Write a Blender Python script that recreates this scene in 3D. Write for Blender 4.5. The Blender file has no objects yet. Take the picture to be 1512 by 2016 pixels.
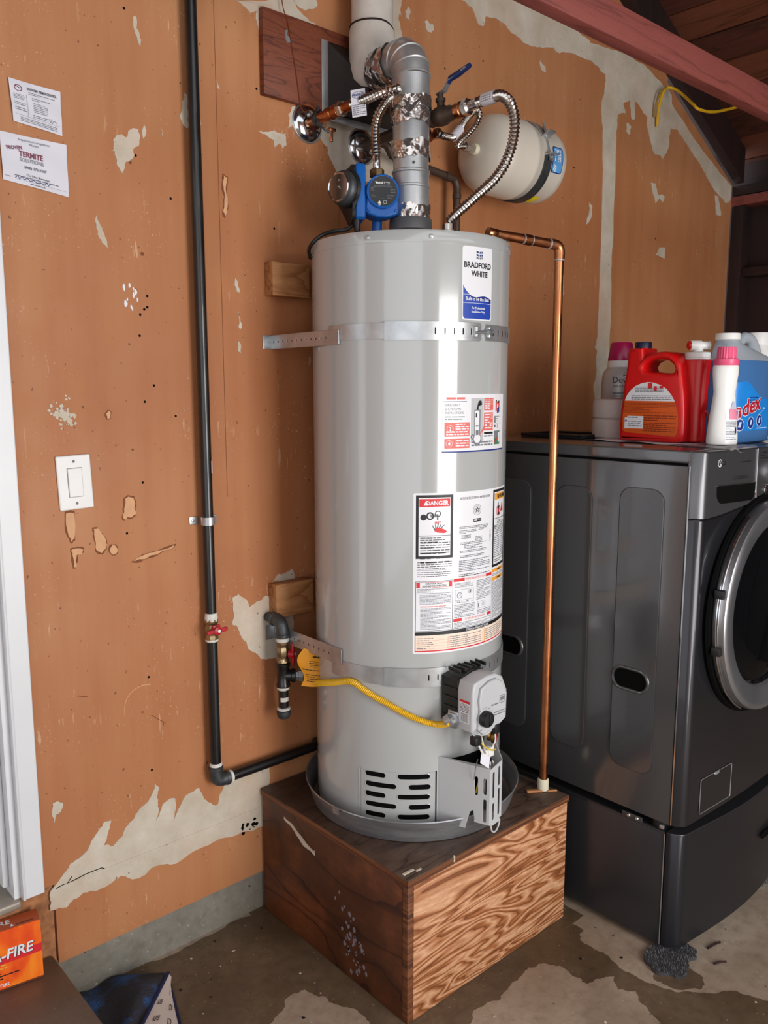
import bpy, bmesh, math, random
from mathutils import Vector, Matrix, noise
S = bpy.context.scene
COL = S.collection
R_ = math.radians
# ---------------------------------------------------------------- camera, world, light, exposure
cd = bpy.data.cameras.new('camera'); cam = bpy.data.objects.new('camera', cd); COL.objects.link(cam)
cam.location = (0, -1.87, 1.48)
cam.rotation_euler = (R_(90 - 8.499), 0, R_(-41.812))
cd.sensor_fit = 'HORIZONTAL'; cd.sensor_width = 36; cd.lens = 36 * 1632.065 / 1512
cd.clip_start = 0.02
S.camera = cam
wd = bpy.data.worlds.new('world'); S.world = wd; wd.use_nodes = True
wd.node_tree.nodes['Background'].inputs[0].default_value = (0.95, 0.97, 1.0, 1)
wd.node_tree.nodes['Background'].inputs[1].default_value = 1.15
def area(name, loc, rot, sx, sy, power, col):
    l = bpy.data.lights.new(name, 'AREA'); l.shape = 'RECTANGLE'; l.size = sx; l.size_y = sy
    l.energy = power; l.color = col
    o = bpy.data.objects.new(name, l); COL.objects.link(o); o.location = loc; o.rotation_euler = rot
    return o
# daylight through the open door opposite the heater wall; the sky lights the rest through the wide opening left of the camera
area('front_door_daylight', (1.42, -3.36, 1.10), (R_(90), 0, 0), 1.2, 1.8, 44, (1.0, 0.98, 0.95))
S.view_settings.view_transform = 'Standard'; S.view_settings.look = 'None'
S.view_settings.gamma = 1; S.view_settings.use_curve_mapping = False
S.view_settings.exposure = 0.53

# ---------------------------------------------------------------- mesh builder
class MB:
    def __init__(s): s.v = []; s.f = []; s.m = []
    def add(s, vs, fs, mi=0):
        b = len(s.v); s.v += [tuple(v) for v in vs]
        s.f += [tuple(i + b for i in f) for f in fs]; s.m += [mi] * len(fs)
        return s
    def box(s, a, b, bev=0, mi=0, M=None, seg=2):
        x0, x1 = sorted((a[0], b[0])); y0, y1 = sorted((a[1], b[1])); z0, z1 = sorted((a[2], b[2]))
        bm = bmesh.new(); bmesh.ops.create_cube(bm, size=1)
        for v in bm.verts:
            v.co = Vector((x0 + (v.co.x + .5) * (x1 - x0), y0 + (v.co.y + .5) * (y1 - y0), z0 + (v.co.z + .5) * (z1 - z0)))
        if bev: bmesh.ops.bevel(bm, geom=bm.edges[:], offset=bev, segments=seg, profile=.5, affect='EDGES')
        s.from_bm(bm, mi, M); return s
    def from_bm(s, bm, mi=0, M=None):
        bm.verts.index_update()
        vs = [(M @ v.co if M else v.co)[:] for v in bm.verts]
        s.add(vs, [[v.index for v in f.verts] for f in bm.faces], mi); bm.free()
    def sweep(s, rings, mi=0, cap=True, close=False):
        n = len(rings[0]); vs = [p for r in rings for p in r]; fs = []
        m = len(rings)
        for i in range(m if close else m - 1):
            a, b = i * n, ((i + 1) % m) * n
            for k in range(n):
                k2 = (k + 1) % n; fs.append((a + k, a + k2, b + k2, b + k))
        if cap and not close:
            fs.append(tuple(range(n - 1, -1, -1))); fs.append(tuple(range((m - 1) * n, m * n)))
        return s.add(vs, fs, mi)
    def tube(s, pts, r, n=12, cap=True, mi=0, close=False):
        P = [Vector(p) for p in pts]; m = len(P)
        rr = r if isinstance(r, (list, tuple)) else [r] * m
        T = []
        for i in range(m):
            if close: t = P[(i + 1) % m] - P[i - 1]
            else: t = P[min(i + 1, m - 1)] - P[max(i - 1, 0)]
            T.append(t.normalized())
        up = Vector((0, 0, 1)) if abs(T[0].z) < .9 else Vector((1, 0, 0))
        N = (up - T[0] * up.dot(T[0])).normalized(); rings = []
        for i in range(m):
            N = (N - T[i] * N.dot(T[i])).normalized(); B = T[i].cross(N)
            rings.append([P[i] + (N * math.cos(2 * math.pi * k / n) + B * math.sin(2 * math.pi * k / n)) * rr[i] for k in range(n)])
        return s.sweep(rings, mi, cap, close)
    def lathe(s, prof, o, ax=(0, 0, 1), n=32, mi=0, cap=True, ex=1, ey=1, xd=None, a0=0, a1=360):
        o = Vector(o); ax = Vector(ax).normalized()
        u = Vector(xd) if xd else (Vector((1, 0, 0)) if abs(ax.x) < .9 else Vector((0, 1, 0)))
        u = (u - ax * u.dot(ax)).normalized(); w = ax.cross(u)
        full = abs(a1 - a0) >= 359.9; kk = n if full else n + 1
        ang = [R_(a0 + (a1 - a0) * k / n) for k in range(kk)]
        rings = [[o + ax * h + u * (r * ex * math.cos(a)) + w * (r * ey * math.sin(a)) for a in ang] for r, h in prof]
        if full: return s.sweep(rings, mi, cap)
        vs = [p for r in rings for p in r]; fs = []
        for i in range(len(rings) - 1):
            for k in range(kk - 1): fs.append((i * kk + k, i * kk + k + 1, (i + 1) * kk + k + 1, (i + 1) * kk + k))
        return s.add(vs, fs, mi)
    def prism(s, poly, fn, d0, d1, mi=0):
        n = len(poly)
        vs = [fn(u, v, d0) for u, v in poly] + [fn(u, v, d1) for u, v in poly]
        fs = [tuple(range(n - 1, -1, -1)), tuple(range(n, 2 * n))] + [(k, (k + 1) % n, n + (k + 1) % n, n + k) for k in range(n)]
        return s.add(vs, fs, mi)
    def grid(s, fn, nu, nv, mi=0):
        vs = [fn(i / nu, j / nv) for j in range(nv + 1) for i in range(nu + 1)]
        fs = [(j * (nu + 1) + i, j * (nu + 1) + i + 1, (j + 1) * (nu + 1) + i + 1, (j + 1) * (nu + 1) + i) for j in range(nv) for i in range(nu)]
        return s.add(vs, fs, mi)
    def pillow(s, outer, fn, thick, rnd=.005, holes=(), mi=0, steps=4):
        """Closed solid from a 2D outline (with holes), edges rounded by rnd; w runs 0..thick."""
        def off(poly, d):
            n = len(poly); a = sum(poly[i][0] * poly[(i + 1) % n][1] - poly[(i + 1) % n][0] * poly[i][1] for i in range(n))
            sg = 1 if a > 0 else -1; out = []
            for i in range(n):
                p0, p, p1 = Vector(poly[i - 1]), Vector(poly[i]), Vector(poly[(i + 1) % n])
                e0 = (p - p0).normalized(); e1 = (p1 - p).normalized()
                n0 = Vector((-e0.y, e0.x)); n1 = Vector((-e1.y, e1.x)); b = n0 + n1
                b = b / max(.5, b.dot(b) / 2) if b.length > 1e-6 else n0
                out.append(p + b * d * sg)
            return out
        lay = [(rnd * (1 - math.sin(a)), rnd * (1 - math.cos(a))) for a in [math.pi / 2 * i / steps for i in range(steps + 1)]]
        lay = lay + [(d, thick - w) for d, w in reversed(lay)]
        loops = [(outer, 1)] + [(h, -1) for h in holes]
        for poly, sg in loops:
            rings = [[fn(p[0], p[1], w) for p in off(poly, d * sg)] for d, w in lay]
            s.sweep(rings, mi, cap=False)
        for w, d in ((0, rnd), (thick, rnd)):
            bm = bmesh.new()
            for poly, sg in loops:
                vv = [bm.verts.new((p[0], p[1], 0)) for p in off(poly, d * sg)]
                for i in range(len(vv)): bm.edges.new((vv[i - 1], vv[i]))
            bmesh.ops.triangle_fill(bm, edges=bm.edges[:], use_beauty=True)
            bm.verts.index_update()
            s.add([fn(v.co.x, v.co.y, w) for v in bm.verts], [[v.index for v in f.verts] for f in bm.faces], mi); bm.free()
        return s

ORG = {}
def setp(o, label=None, cat=None, group=None, kind=None):
    for k, v in (('label', label), ('category', cat), ('group', group), ('kind', kind)):
        if v: o[k] = v
    return o
def thing(name, loc, label, cat, group=None):
    o = bpy.data.objects.new(name, None); COL.objects.link(o); o.location = loc; o.empty_display_size = .05
    ORG[o] = Vector(loc); return setp(o, label, cat, group)
def obj(name, mb, mats, parent=None, label=None, cat=None, group=None, kind=None, sharp=38, org=None):
    if not isinstance(mats, (list, tuple)): mats = [mats]
    if parent is not None: o0 = ORG[parent]
    elif org is not None: o0 = Vector(org)
    else:
        xs, ys, zs = zip(*mb.v); o0 = Vector(((min(xs) + max(xs)) / 2, (min(ys) + max(ys)) / 2, min(zs)))
    me = bpy.data.meshes.new(name)
    me.from_pydata([(v[0] - o0.x, v[1] - o0.y, v[2] - o0.z) for v in mb.v], [], mb.f)
    for m in mats: me.materials.append(m)
    me.polygons.foreach_set('material_index', mb.m)
    bm = bmesh.new(); bm.from_mesh(me); bmesh.ops.recalc_face_normals(bm, faces=bm.faces[:]); bm.to_mesh(me); bm.free()
    me.polygons.foreach_set('use_smooth', [True] * len(me.polygons))
    me.set_sharp_from_angle(angle=R_(sharp)); me.update()
    o = bpy.data.objects.new(name, me); COL.objects.link(o)
    if parent is not None: o.parent = parent
    else: o.location = o0
    ORG[o] = o0
    return setp(o, label, cat, group, kind)
def clone(o, off, parent=None, **kw):
    """copy of a thing and of its parts, moved by off"""
    c = o.copy(); COL.objects.link(c); c.parent = parent
    if parent is None: c.location = o.location + Vector(off)
    ORG[c] = ORG[o] + Vector(off)
    for ch in list(o.children): clone(ch, off, c)
    return setp(c, **kw)
def smooth(pts, n=8, close=False):
    P = [Vector(p) for p in pts]; out = []; m = len(P)
    rng = range(m if close else m - 1)
    for i in rng:
        a, b = P[i], P[(i + 1) % m]
        p = P[i - 1] if (i > 0 or close) else a * 2 - b
        q = P[(i + 2) % m] if (i + 2 < m or close) else b * 2 - a
        for k in range(n):
            t = k / n
            out.append(.5 * ((2 * a) + (b - p) * t + (2 * p - 5 * a + 4 * b - q) * t * t + (3 * a - p - 3 * b + q) * t ** 3))
    if not close: out.append(P[-1])
    return out
def resample(pts, step):
    P = [Vector(p) for p in pts]; out = [P[0]]; acc = 0
    for a, b in zip(P, P[1:]):
        L = (b - a).length
        if L < 1e-9: continue
        d = step - acc
        while d <= L: out.append(a + (b - a) * (d / L)); d += step
        acc = L - (d - step)
    return out
def corr(mb, pts, r, pitch, amp, n=14, mi=0):
    P = resample(smooth(pts, 16), pitch / 4)
    rr = [r - amp / 2 + amp / 2 * math.cos(2 * math.pi * i / 4) for i in range(len(P))]
    return mb.tube(P, rr, n, True, mi)
def arc(c, r, a0, a1, n=8):
    return [(c[0] + r * math.cos(R_(a0 + (a1 - a0) * i / n)), c[1] + r * math.sin(R_(a0 + (a1 - a0) * i / n))) for i in range(n + 1)]
def rrect(u0, v0, u1, v1, r, n=4):
    return arc((u1 - r, v0 + r), r, -90, 0, n) + arc((u1 - r, v1 - r), r, 0, 90, n) + arc((u0 + r, v1 - r), r, 90, 180, n) + arc((u0 + r, v0 + r), r, 180, 270, n)
def pill(u, v, L, h, n=6):
    r = h / 2
    return arc((u + L / 2 - r, v), r, -90, 90, n) + arc((u - L / 2 + r, v), r, 90, 270, n)
def jag(poly, amp, levels=2, seed=1):
    rnd = random.Random(seed); P = [Vector(p) for p in poly]
    for l in range(levels):
        Q = []
        for i in range(len(P)):
            a, b = P[i], P[(i + 1) % len(P)]; d = b - a
            Q.append(a)
            if d.length > .006:
                nn = Vector((-d.y, d.x)).normalized()
                Q.append((a + b) / 2 + nn * rnd.uniform(-1, 1) * min(amp, d.length * .16))
        P = Q; amp *= .6
    return [(p.x, p.y) for p in P]
def plane(o, u, v, w=None):
    o, u, v = Vector(o), Vector(u).normalized(), Vector(v).normalized(); w = Vector(w).normalized() if w else u.cross(v)
    return lambda a, b, c=0: o + u * a + v * b + w * c
# flat print: every helper lays thin ink on a surface function fn(u, v, w)
FC = {}
def glyphs(txt, bold):
    k = (txt, bold)
    if k not in FC:
        c = bpy.data.curves.new('t', 'FONT'); c.body = txt; c.size = 1; c.resolution_u = 2
        if bold: c.offset = .024
        o = bpy.data.objects.new('t', c); COL.objects.link(o)
        me = bpy.data.meshes.new_from_object(o.evaluated_get(bpy.context.evaluated_depsgraph_get()))
        V = [v.co[:2] for v in me.vertices]; F = [tuple(p.vertices) for p in me.polygons]
        bpy.data.objects.remove(o); bpy.data.curves.remove(c); bpy.data.meshes.remove(me)
        FC[k] = (V, F, min(p[0] for p in V), max(p[0] for p in V))
    return FC[k]
def ink(mb, fn, txt, u, v, h, mi=0, al='c', w=.0006, sx=1, bold=True, rot=0, shear=0):
    V, F, x0, x1 = glyphs(txt, bold); k = h / .7; wd = (x1 - x0) * k * sx
    du = {'c': -wd / 2, 'l': 0, 'r': -wd}[al]; ca, sa = math.cos(R_(rot)), math.sin(R_(rot))
    pts = []
    for x, y in V:
        a = (x - x0) * k * sx + du + y * k * shear; b = y * k
        pts.append(fn(u + a * ca - b * sa, v + a * sa + b * ca, w))
    mb.add(pts, F, mi); return wd
def rect(mb, fn, u0, v0, u1, v1, mi=0, w=.0003, seg=None):
    n = seg or max(1, int(abs(u1 - u0) / .012))
    return mb.grid(lambda a, b: fn(u0 + (u1 - u0) * a, v0 + (v1 - v0) * b, w), n, 1, mi)
def frame(mb, fn, u0, v0, u1, v1, t, mi=0, w=.0005):
    rect(mb, fn, u0, v0, u1, v0 + t, mi, w); rect(mb, fn, u0, v1 - t, u1, v1, mi, w)
    rect(mb, fn, u0, v0, u0 + t, v1, mi, w); rect(mb, fn, u1 - t, v0, u1, v1, mi, w)
def lines(mb, fn, u0, v0, u1, v1, n, mi=0, w=.0005, th=.42, seed=0, fill=1):
    """rows of small print too fine to read"""
    rn = random.Random(seed); p = (v1 - v0) / n
    for i in range(n):
        v = v1 - (i + .75) * p; u = u0; e = u1 if rn.random() < .7 * fill else u0 + (u1 - u0) * rn.uniform(.35, .9)
        while u < e:
            L = min(rn.uniform(.8, 3.2) * p, e - u)
            if L > .2 * p: rect(mb, fn, u, v, u + L, v + p * th, mi, w, 1)
            u += L + .35 * p
def rlabel(mb, fn, u0, v0, u1, v1, r, mi=0, w=.0003, n=24):
    us = sorted(set([u0 + (u1 - u0) * i / n for i in range(n + 1)] + [u0 + r * (1 - math.cos(a)) for a in (0, .4, .8, 1.2, 1.57)] + [u1 - r * (1 - math.cos(a)) for a in (0, .4, .8, 1.2, 1.57)]))
    vs = []; fs = []
    for u in us:
        d = max(0, u0 + r - u, u - (u1 - r)); ins = r - math.sqrt(max(0, r * r - d * d))
        vs += [fn(u, v0 + ins, w), fn(u, v1 - ins, w)]
    for i in range(len(us) - 1): fs.append((2 * i, 2 * i + 2, 2 * i + 3, 2 * i + 1))
    mb.add(vs, fs, mi)
def disc(mb, fn, u, v, r, mi=0, w=.0005, n=24, r0=0):
    if r0:
        vs = [fn(u + q * math.cos(2 * math.pi * k / n), v + q * math.sin(2 * math.pi * k / n), w) for q in (r0, r) for k in range(n)]
        mb.add(vs, [(k, (k + 1) % n, n + (k + 1) % n, n + k) for k in range(n)], mi)
    else: mb.add([fn(u + r * math.cos(2 * math.pi * k / n), v + r * math.sin(2 * math.pi * k / n), w) for k in range(n)], [tuple(range(n))], mi)
def poly(mb, fn, P, mi=0, w=.0005): mb.add([fn(a, b, w) for a, b in P], [tuple(range(len(P)))], mi)

# ---------------------------------------------------------------- materials
def rgb(h):
    h = h.lstrip('#'); c = [int(h[i:i + 2], 16) / 255 for i in (0, 2, 4)]
    return tuple(x / 12.92 if x <= .04045 else ((x + .055) / 1.055) ** 2.4 for x in c) + (1,)
class NT:
    def __init__(s, name):
        s.m = bpy.data.materials.new(name); s.m.use_nodes = True; s.t = s.m.node_tree; s.b = s.t.nodes['Principled BSDF']
        s.co = s.t.nodes.new('ShaderNodeTexCoord').outputs['Object']
    def n(s, typ, **kw):
        x = s.t.nodes.new('ShaderNode' + typ)
        for k, v in kw.items():
            if k in x.inputs: s.set(x.inputs[k], v)
            else: setattr(x, k, v)
        return x
    def set(s, i, v):
        if isinstance(v, bpy.types.NodeSocket): s.t.links.new(v, i)
        else: i.default_value = v
    def map(s, scale=(1, 1, 1), rot=(0, 0, 0)):
        x = s.n('Mapping'); s.set(x.inputs['Vector'], s.co); x.inputs['Scale'].default_value = scale; x.inputs['Rotation'].default_value = rot
        return x.outputs[0]
    def noise(s, sc=5, det=4, rough=.55, vec=None, dist=0):
        x = s.n('TexNoise', Scale=sc, Detail=det, Roughness=rough, Distortion=dist); s.set(x.inputs['Vector'], vec or s.co); return x.outputs['Fac']
    def ramp(s, fac, stops, interp='LINEAR'):
        x = s.n('ValToRGB'); s.set(x.inputs[0], fac); e = x.color_ramp; e.interpolation = interp
        while len(e.elements) < len(stops): e.elements.new(.5)
        for el, (p, c) in zip(e.elements, stops): el.position = p; el.color = c if len(c) == 4 else (*c, 1)
        return x.outputs[0]
    def mix(s, fac, a, b, mode='MIX'):
        x = s.n('Mix', data_type='RGBA', blend_type=mode); s.set(x.inputs[0], fac); s.set(x.inputs[6], a); s.set(x.inputs[7], b); return x.outputs[2]
    def math(s, op, a, b=0, c=0):
        x = s.n('Math', operation=op); s.set(x.inputs[0], a); s.set(x.inputs[1], b); s.set(x.inputs[2], c); return x.outputs[0]
    def bump(s, h, st=.3, d=.01):
        x = s.n('Bump', Strength=st, Distance=d); s.set(x.inputs['Height'], h); s.set(s.b.inputs['Normal'], x.outputs[0])
    def out(s, col=None, rough=None, metal=None, **kw):
        if col is not None: s.set(s.b.inputs['Base Color'], col)
        if rough is not None: s.set(s.b.inputs['Roughness'], rough)
        if metal is not None: s.set(s.b.inputs['Metallic'], metal)
        for k, v in kw.items(): s.set(s.b.inputs[k], v)
        return s.m
def W01(a): return (a, a, a, 1)
def mat(name, c, rough=.5, metal=0, var=.12, sc=14, bump=0, bsc=60, **kw):
    t = NT(name); c = rgb(c); f = t.noise(sc, 5)
    d = tuple(x * (1 - var) for x in c[:3]) + (1,); l = tuple(min(1, x * (1 + var)) for x in c[:3]) + (1,)
    if bump: t.bump(t.noise(bsc, 4), bump, .004)
    return t.out(t.ramp(f, [(.3, d), (.7, l)]), rough, metal, **kw)
M = {}
M['white_paint'] = mat('white_paint', '#dcdee2', .35, 0, .03, 6)
def m_enamel():
    t = NT('grey_enamel'); t.bump(t.noise(5, 2, .5, t.map((1.6, 1.6, .5))), .07, .02)
    return t.out(rgb('#adb0b0'), .18, 0, **{'Coat Weight': .8, 'Coat Roughness': .06})
M['enamel_matte'] = mat('grey_sheet_paint', '#bcbec1', .4, 0, .03, 8)
M['black'] = mat('black_plastic', '#17181a', .45, 0, .2, 20)
M['dark_void'] = mat('dark_recess', '#050505', .8, **{'Specular IOR Level': .1})
M['nickel_brass'] = mat('dull_nickel_brass', '#9c8a6a', .33, .9, .2, 40)
M['black_pipe'] = mat('black_steel_pipe', '#121213', .32, .0, .35, 30, .06, 90, **{'Coat Weight': .3})
M['iron'] = mat('malleable_iron', '#54575a', .5, .75, .3, 40, .25, 120)
M['dope'] = mat('white_thread_sealant', '#d8d6cf', .7, 0, .12, 60, .5, 200)
M['brass'] = mat('brass', '#b08a4a', .3, 1, .2, 30)
M['chrome'] = mat('chrome', '#c9cbce', .12, 1, .06, 20)
M['steel'] = mat('stainless_steel', '#c6c0ba', .2, 1, .08, 30)
M['zinc'] = mat('zinc_plated_steel', '#b9bdc0', .34, .75, .15, 25)
M['red_handle'] = mat('red_painted_handle', '#b01522', .4, 0, .2, 40)
M['blue_handle'] = mat('blue_vinyl_handle', '#16295e', .4, 0, .15, 30)
M['blue'] = mat('blue_housing', '#0f5fb4', .38, 0, .06, 12, .04, 200)
M['plate_black'] = mat('black_nameplate', '#1c1e22', .25, 0, .1, 30)
M['yellow'] = mat('yellow_coated_tube', '#e0b01c', .38, 0, .06, 30)
M['orange_tag'] = mat('orange_tag', '#e59a1c', .5, 0, .06, 30)
M['ink'] = mat('black_ink', '#15161a', .5)
M['ink_grey'] = mat('grey_ink', '#70747c', .6)
M['ink_red'] = mat('red_ink', '#d4242c', .5, 0, .02)
M['ink_salmon'] = mat('salmon_ink', '#de6a62', .5, 0, .04)
M['ink_navy'] = mat('navy_ink', '#1c2f7c', .4, 0, .06, 30)
M['ink_blue'] = mat('blue_ink', '#2446a8', .4, 0, .06, 30)
M['ink_amber'] = mat('amber_ink', '#e8a23a', .5, 0, .04)
M['ink_peach'] = mat('peach_ink', '#f1ddcb', .5, 0, .03)
M['ink_maroon'] = mat('maroon_ink', '#7c2a4a', .5)
M['ink_green'] = mat('green_ink', '#3f7a58', .5)
M['label_white'] = mat('white_label', '#e6e7ec', .3, 0, .015)
M['paper'] = mat('white_paper', '#dcdce6', .7, 0, .03, 10)
M['ivory'] = mat('ivory_plastic', '#d9d3ba', .45, 0, .06)
M['tank_paint'] = mat('almond_tank_paint', '#d6cfc2', .3, 0, .03, 6, **{'Coat Weight': .3})
M['brown_pipe'] = mat('dull_brown_pipe', '#4a3a30', .5, .25, .2, 20)
M['dark_metal'] = mat('dark_galvanised_sheet', '#322b28', .5, .6, .35, 9)
M['drywood'] = None
M['white_plastic'] = mat('white_plastic', '#e4e4e2', .35, 0, .02)
M['pink_plastic'] = mat('pink_plastic', '#e2557f', .35, 0, .05)
M['magenta_plastic'] = mat('magenta_plastic', '#b01556', .3, 0, .05)
M['red_plastic'] = mat('red_jug_plastic', '#d40f10', .3, 0, .04, 6)
M['navy_plastic'] = mat('navy_cap', '#12173a', .4)
M['wire_red'] = mat('red_wire', '#9a2a24', .5); M['wire_white'] = mat('white_wire', '#dcdcd6', .5)
M['wire_yellow'] = mat('yellow_wire', '#d3b93a', .5); M['wire_copper'] = mat('bare_copper_wire', '#8a4a28', .4, .8)

M['enamel'] = m_enamel()
def m_copper():
    t = NT('copper_pipe'); f = t.noise(7, 6, .6, t.map((1, 1, .35)))
    return t.out(t.ramp(f, [(.25, rgb('#6e3d28')), (.5, rgb('#b1714a')), (.75, rgb('#d79a70'))]), t.ramp(t.noise(20), [(.3, W01(.2)), (.7, W01(.42))]), 1)
M['copper'] = m_copper()
def m_galv():
    t = NT('galvanised_duct'); v = t.n('TexVoronoi', Scale=70); s2 = t.noise(6, 5)
    c = t.mix(.5, t.ramp(v.outputs['Distance'], [(0, rgb('#a0a4a7')), (.6, rgb('#c6c9cb'))]), t.ramp(s2, [(.3, rgb('#8d9194')), (.7, rgb('#d4d6d7'))]))
    return t.out(c, t.ramp(s2, [(.3, W01(.28)), (.7, W01(.45))]), .72)
M['galv'] = m_galv()
def m_foil():
    t = NT('crinkled_foil_tape'); t.bump(t.noise(13, 2, .5, dist=1.2), .55, .02)
    return t.out(rgb('#cfcac6'), .16, .92)
M['foil'] = m_foil()
def m_pan():
    t = NT('aluminium_pan'); f = t.noise(5, 5, .6, t.map((1, 1, 6)))
    t.bump(t.noise(9, 2), .12, .02)
    return t.out(t.ramp(f, [(.3, rgb('#85868a')), (.7, rgb('#c4c5c9'))]), .28, .75)
M['pan'] = m_pan()
def m_wall():
    t = NT('brown_drywall_paint')
    big = t.noise(1.1, 3, .5); mid = t.noise(5, 6, .65); fine = t.noise(60, 5, .7)
    vert = t.noise(3, 4, .6, t.map((6, 6, .5)))
    c = t.ramp(big, [(.3, rgb('#a96c45')), (.5, rgb('#b3774e')), (.7, rgb('#bf875d'))])
    c = t.mix(t.ramp(vert, [(.4, W01(0)), (.75, W01(.35))]), c, rgb('#9c5630'))
    c = t.mix(t.ramp(mid, [(.55, W01(0)), (.8, W01(.3))]), c, rgb('#c38a5c'))
    # scuffs, specks and nail dimples
    sp = t.ramp(t.noise(150, 2, .6), [(.655, W01(0)), (.69, W01(1))]); gate = t.ramp(t.noise(4, 3), [(.5, W01(0)), (.62, W01(1))])
    c = t.mix(t.math('MULTIPLY', sp, t.math('MULTIPLY', gate, .65)), c, rgb('#e0c1a4'))
    dk = t.ramp(t.noise(70, 2, .5, t.map((1.3, 1, 1))), [(.70, W01(0)), (.725, W01(.7))])
    c = t.mix(dk, c, rgb('#4a2a18'))
    scr = t.ramp(t.noise(12, 4, .55, t.map((7, 7, 1))), [(.63, W01(0)), (.67, W01(.55))])
    c = t.mix(t.math('MULTIPLY', scr, gate), c, rgb('#dcb896'))
    t.bump(t.math('ADD', t.math('MULTIPLY', fine, .5), mid), .12, .004)
    return t.out(c, t.ramp(mid, [(.3, W01(.45)), (.7, W01(.65))]), 0, **{'Specular IOR Level': .35})
M['wall'] = m_wall()
def m_plaster():
    t = NT('white_joint_compound'); f = t.noise(9, 6, .65); s2 = t.noise(45, 4)
    c = t.ramp(f, [(.3, rgb('#b9ab97')), (.55, rgb('#cbc0b0')), (.75, rgb('#d6cfc4'))])
    c = t.mix(t.ramp(t.noise(3, 5, .6), [(.5, W01(0)), (.72, W01(.55))]), c, rgb('#c79e80'))
    c = t.mix(t.ramp(t.noise(60, 2), [(.72, W01(0)), (.75, W01(.8))]), c, rgb('#4d3b2c'))
    t.bump(t.math('ADD', f, t.math('MULTIPLY', s2, .4)), .25, .004)
    return t.out(c, .75)
M['plaster'] = m_plaster()
M['peel'] = mat('torn_drywall_paper', '#d3a27a', .8, 0, .08, 30)
M['peel_edge'] = mat('torn_paper_edge', '#7a4526', .8, 0, .15, 60)
def m_concrete(name, a, b, dark, stain):
    t = NT(name)
    f = t.noise(4, 8, .62); s2 = t.noise(1.9, 6, .55, dist=.6); s3 = t.noise(30, 6, .7)
    c = t.ramp(f, [(.3, rgb(a)), (.7, rgb(b))])
    c = t.mix(t.math('MULTIPLY', t.ramp(s2, [(.44, W01(1)), (.475, W01(.75)), (.6, W01(0))]), stain), c, t.mix(f, rgb(dark), rgb('#705d45')))
    c = t.mix(t.ramp(s3, [(.3, W01(.45)), (.55, W01(0))]), c, rgb(dark))
    c = t.mix(t.ramp(t.noise(120, 2), [(.72, W01(0)), (.74, W01(.7))]), c, rgb('#cfc6b8'))
    c = t.mix(t.ramp(t.noise(40, 2), [(.72, W01(0)), (.75, W01(.85))]), c, rgb('#2a2019'))
    t.bump(t.math('ADD', f, t.math('MULTIPLY', s3, .3)), .3, .006)
    return t.out(c, t.ramp(s2, [(.44, W01(.42)), (.55, W01(.75))]))
M['floor'] = m_concrete('stained_concrete', '#a08d7b', '#b5a492', '#6e5b48', .35)
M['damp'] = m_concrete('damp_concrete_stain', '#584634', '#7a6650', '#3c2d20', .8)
M['footing'] = m_concrete('grey_concrete', '#736f66', '#8c877c', '#524c41', .4)
M['step'] = m_concrete('brown_painted_concrete', '#6a5a4e', '#7d6c60', '#54463b', .6)
def m_grain(name, light, mid, dark, scale, freq, rot=(0, 0, 0), rough=.6, sharp=.5, wet=0):
    t = NT(name); v = t.map(scale, rot)
    n1 = t.noise(1, 3, .5, v, .5); r = t.math('FRACT', t.math('MULTIPLY', n1, freq))
    fib = t.noise(6, 6, .7, t.map(tuple(s * 3 for s in scale), rot))
    c = t.ramp(r, [(0, rgb(mid)), (sharp, rgb(light)), (min(.98, sharp + .3), rgb(mid)), (.985, rgb(dark)), (1, rgb(mid))])
    c = t.mix(t.ramp(fib, [(.4, W01(.35)), (.65, W01(0))]), c, rgb(dark))
    if wet:
        w = t.noise(3.2, 5, .6, t.map((1, 1, .6))); c = t.mix(t.ramp(w, [(.42, W01(wet)), (.6, W01(0))]), c, rgb('#2a140a'))
    t.bump(fib, .25, .003)
    return t.out(c, rough)
M['ply_front'] = m_grain('tan_plywood', '#e2b088', '#a9683a', '#6a3817', (2.0, 6, 12), 12, (0, R_(24), 0), .6, .42)
M['ply_side'] = m_grain('stained_plywood', '#8a4f2b', '#7a4223', '#3c1d0f', (3, 1.6, 4.5), 7, (0, 0, 0), .5, .5, .7)
M['ply_top'] = m_grain('weathered_plywood_top', '#665244', '#554236', '#2a1c14', (2, 9, 3), 8, (0, 0, R_(8)), .55, .5, .6)
M['ply_edge'] = m_grain('plywood_edge', '#8a5632', '#6b3c20', '#3a1d0e', (1.2, 1.2, 60), 4, (0, 0, 0), .6)
M['board'] = m_grain('reddish_plywood', '#86472c', '#7a3d26', '#4d2113', (2.5, 2, 16), 9, (0, 0, 0), .55)
M['stud'] = m_grain('fir_block', '#c08a5a', '#b07a4b', '#8a5730', (2.2, 10, 14), 4, (0, 0, 0), .6)
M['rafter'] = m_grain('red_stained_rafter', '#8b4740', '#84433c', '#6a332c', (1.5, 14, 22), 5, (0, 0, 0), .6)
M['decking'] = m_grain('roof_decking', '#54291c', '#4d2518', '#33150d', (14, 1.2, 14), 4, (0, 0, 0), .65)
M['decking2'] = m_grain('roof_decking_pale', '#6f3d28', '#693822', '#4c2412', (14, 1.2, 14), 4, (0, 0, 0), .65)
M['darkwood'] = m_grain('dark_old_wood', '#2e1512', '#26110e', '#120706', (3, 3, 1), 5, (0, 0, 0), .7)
M['osb'] = mat('flaked_brown_board', '#a06a42', .7, 0, .35, 50, .4, 60)
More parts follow.
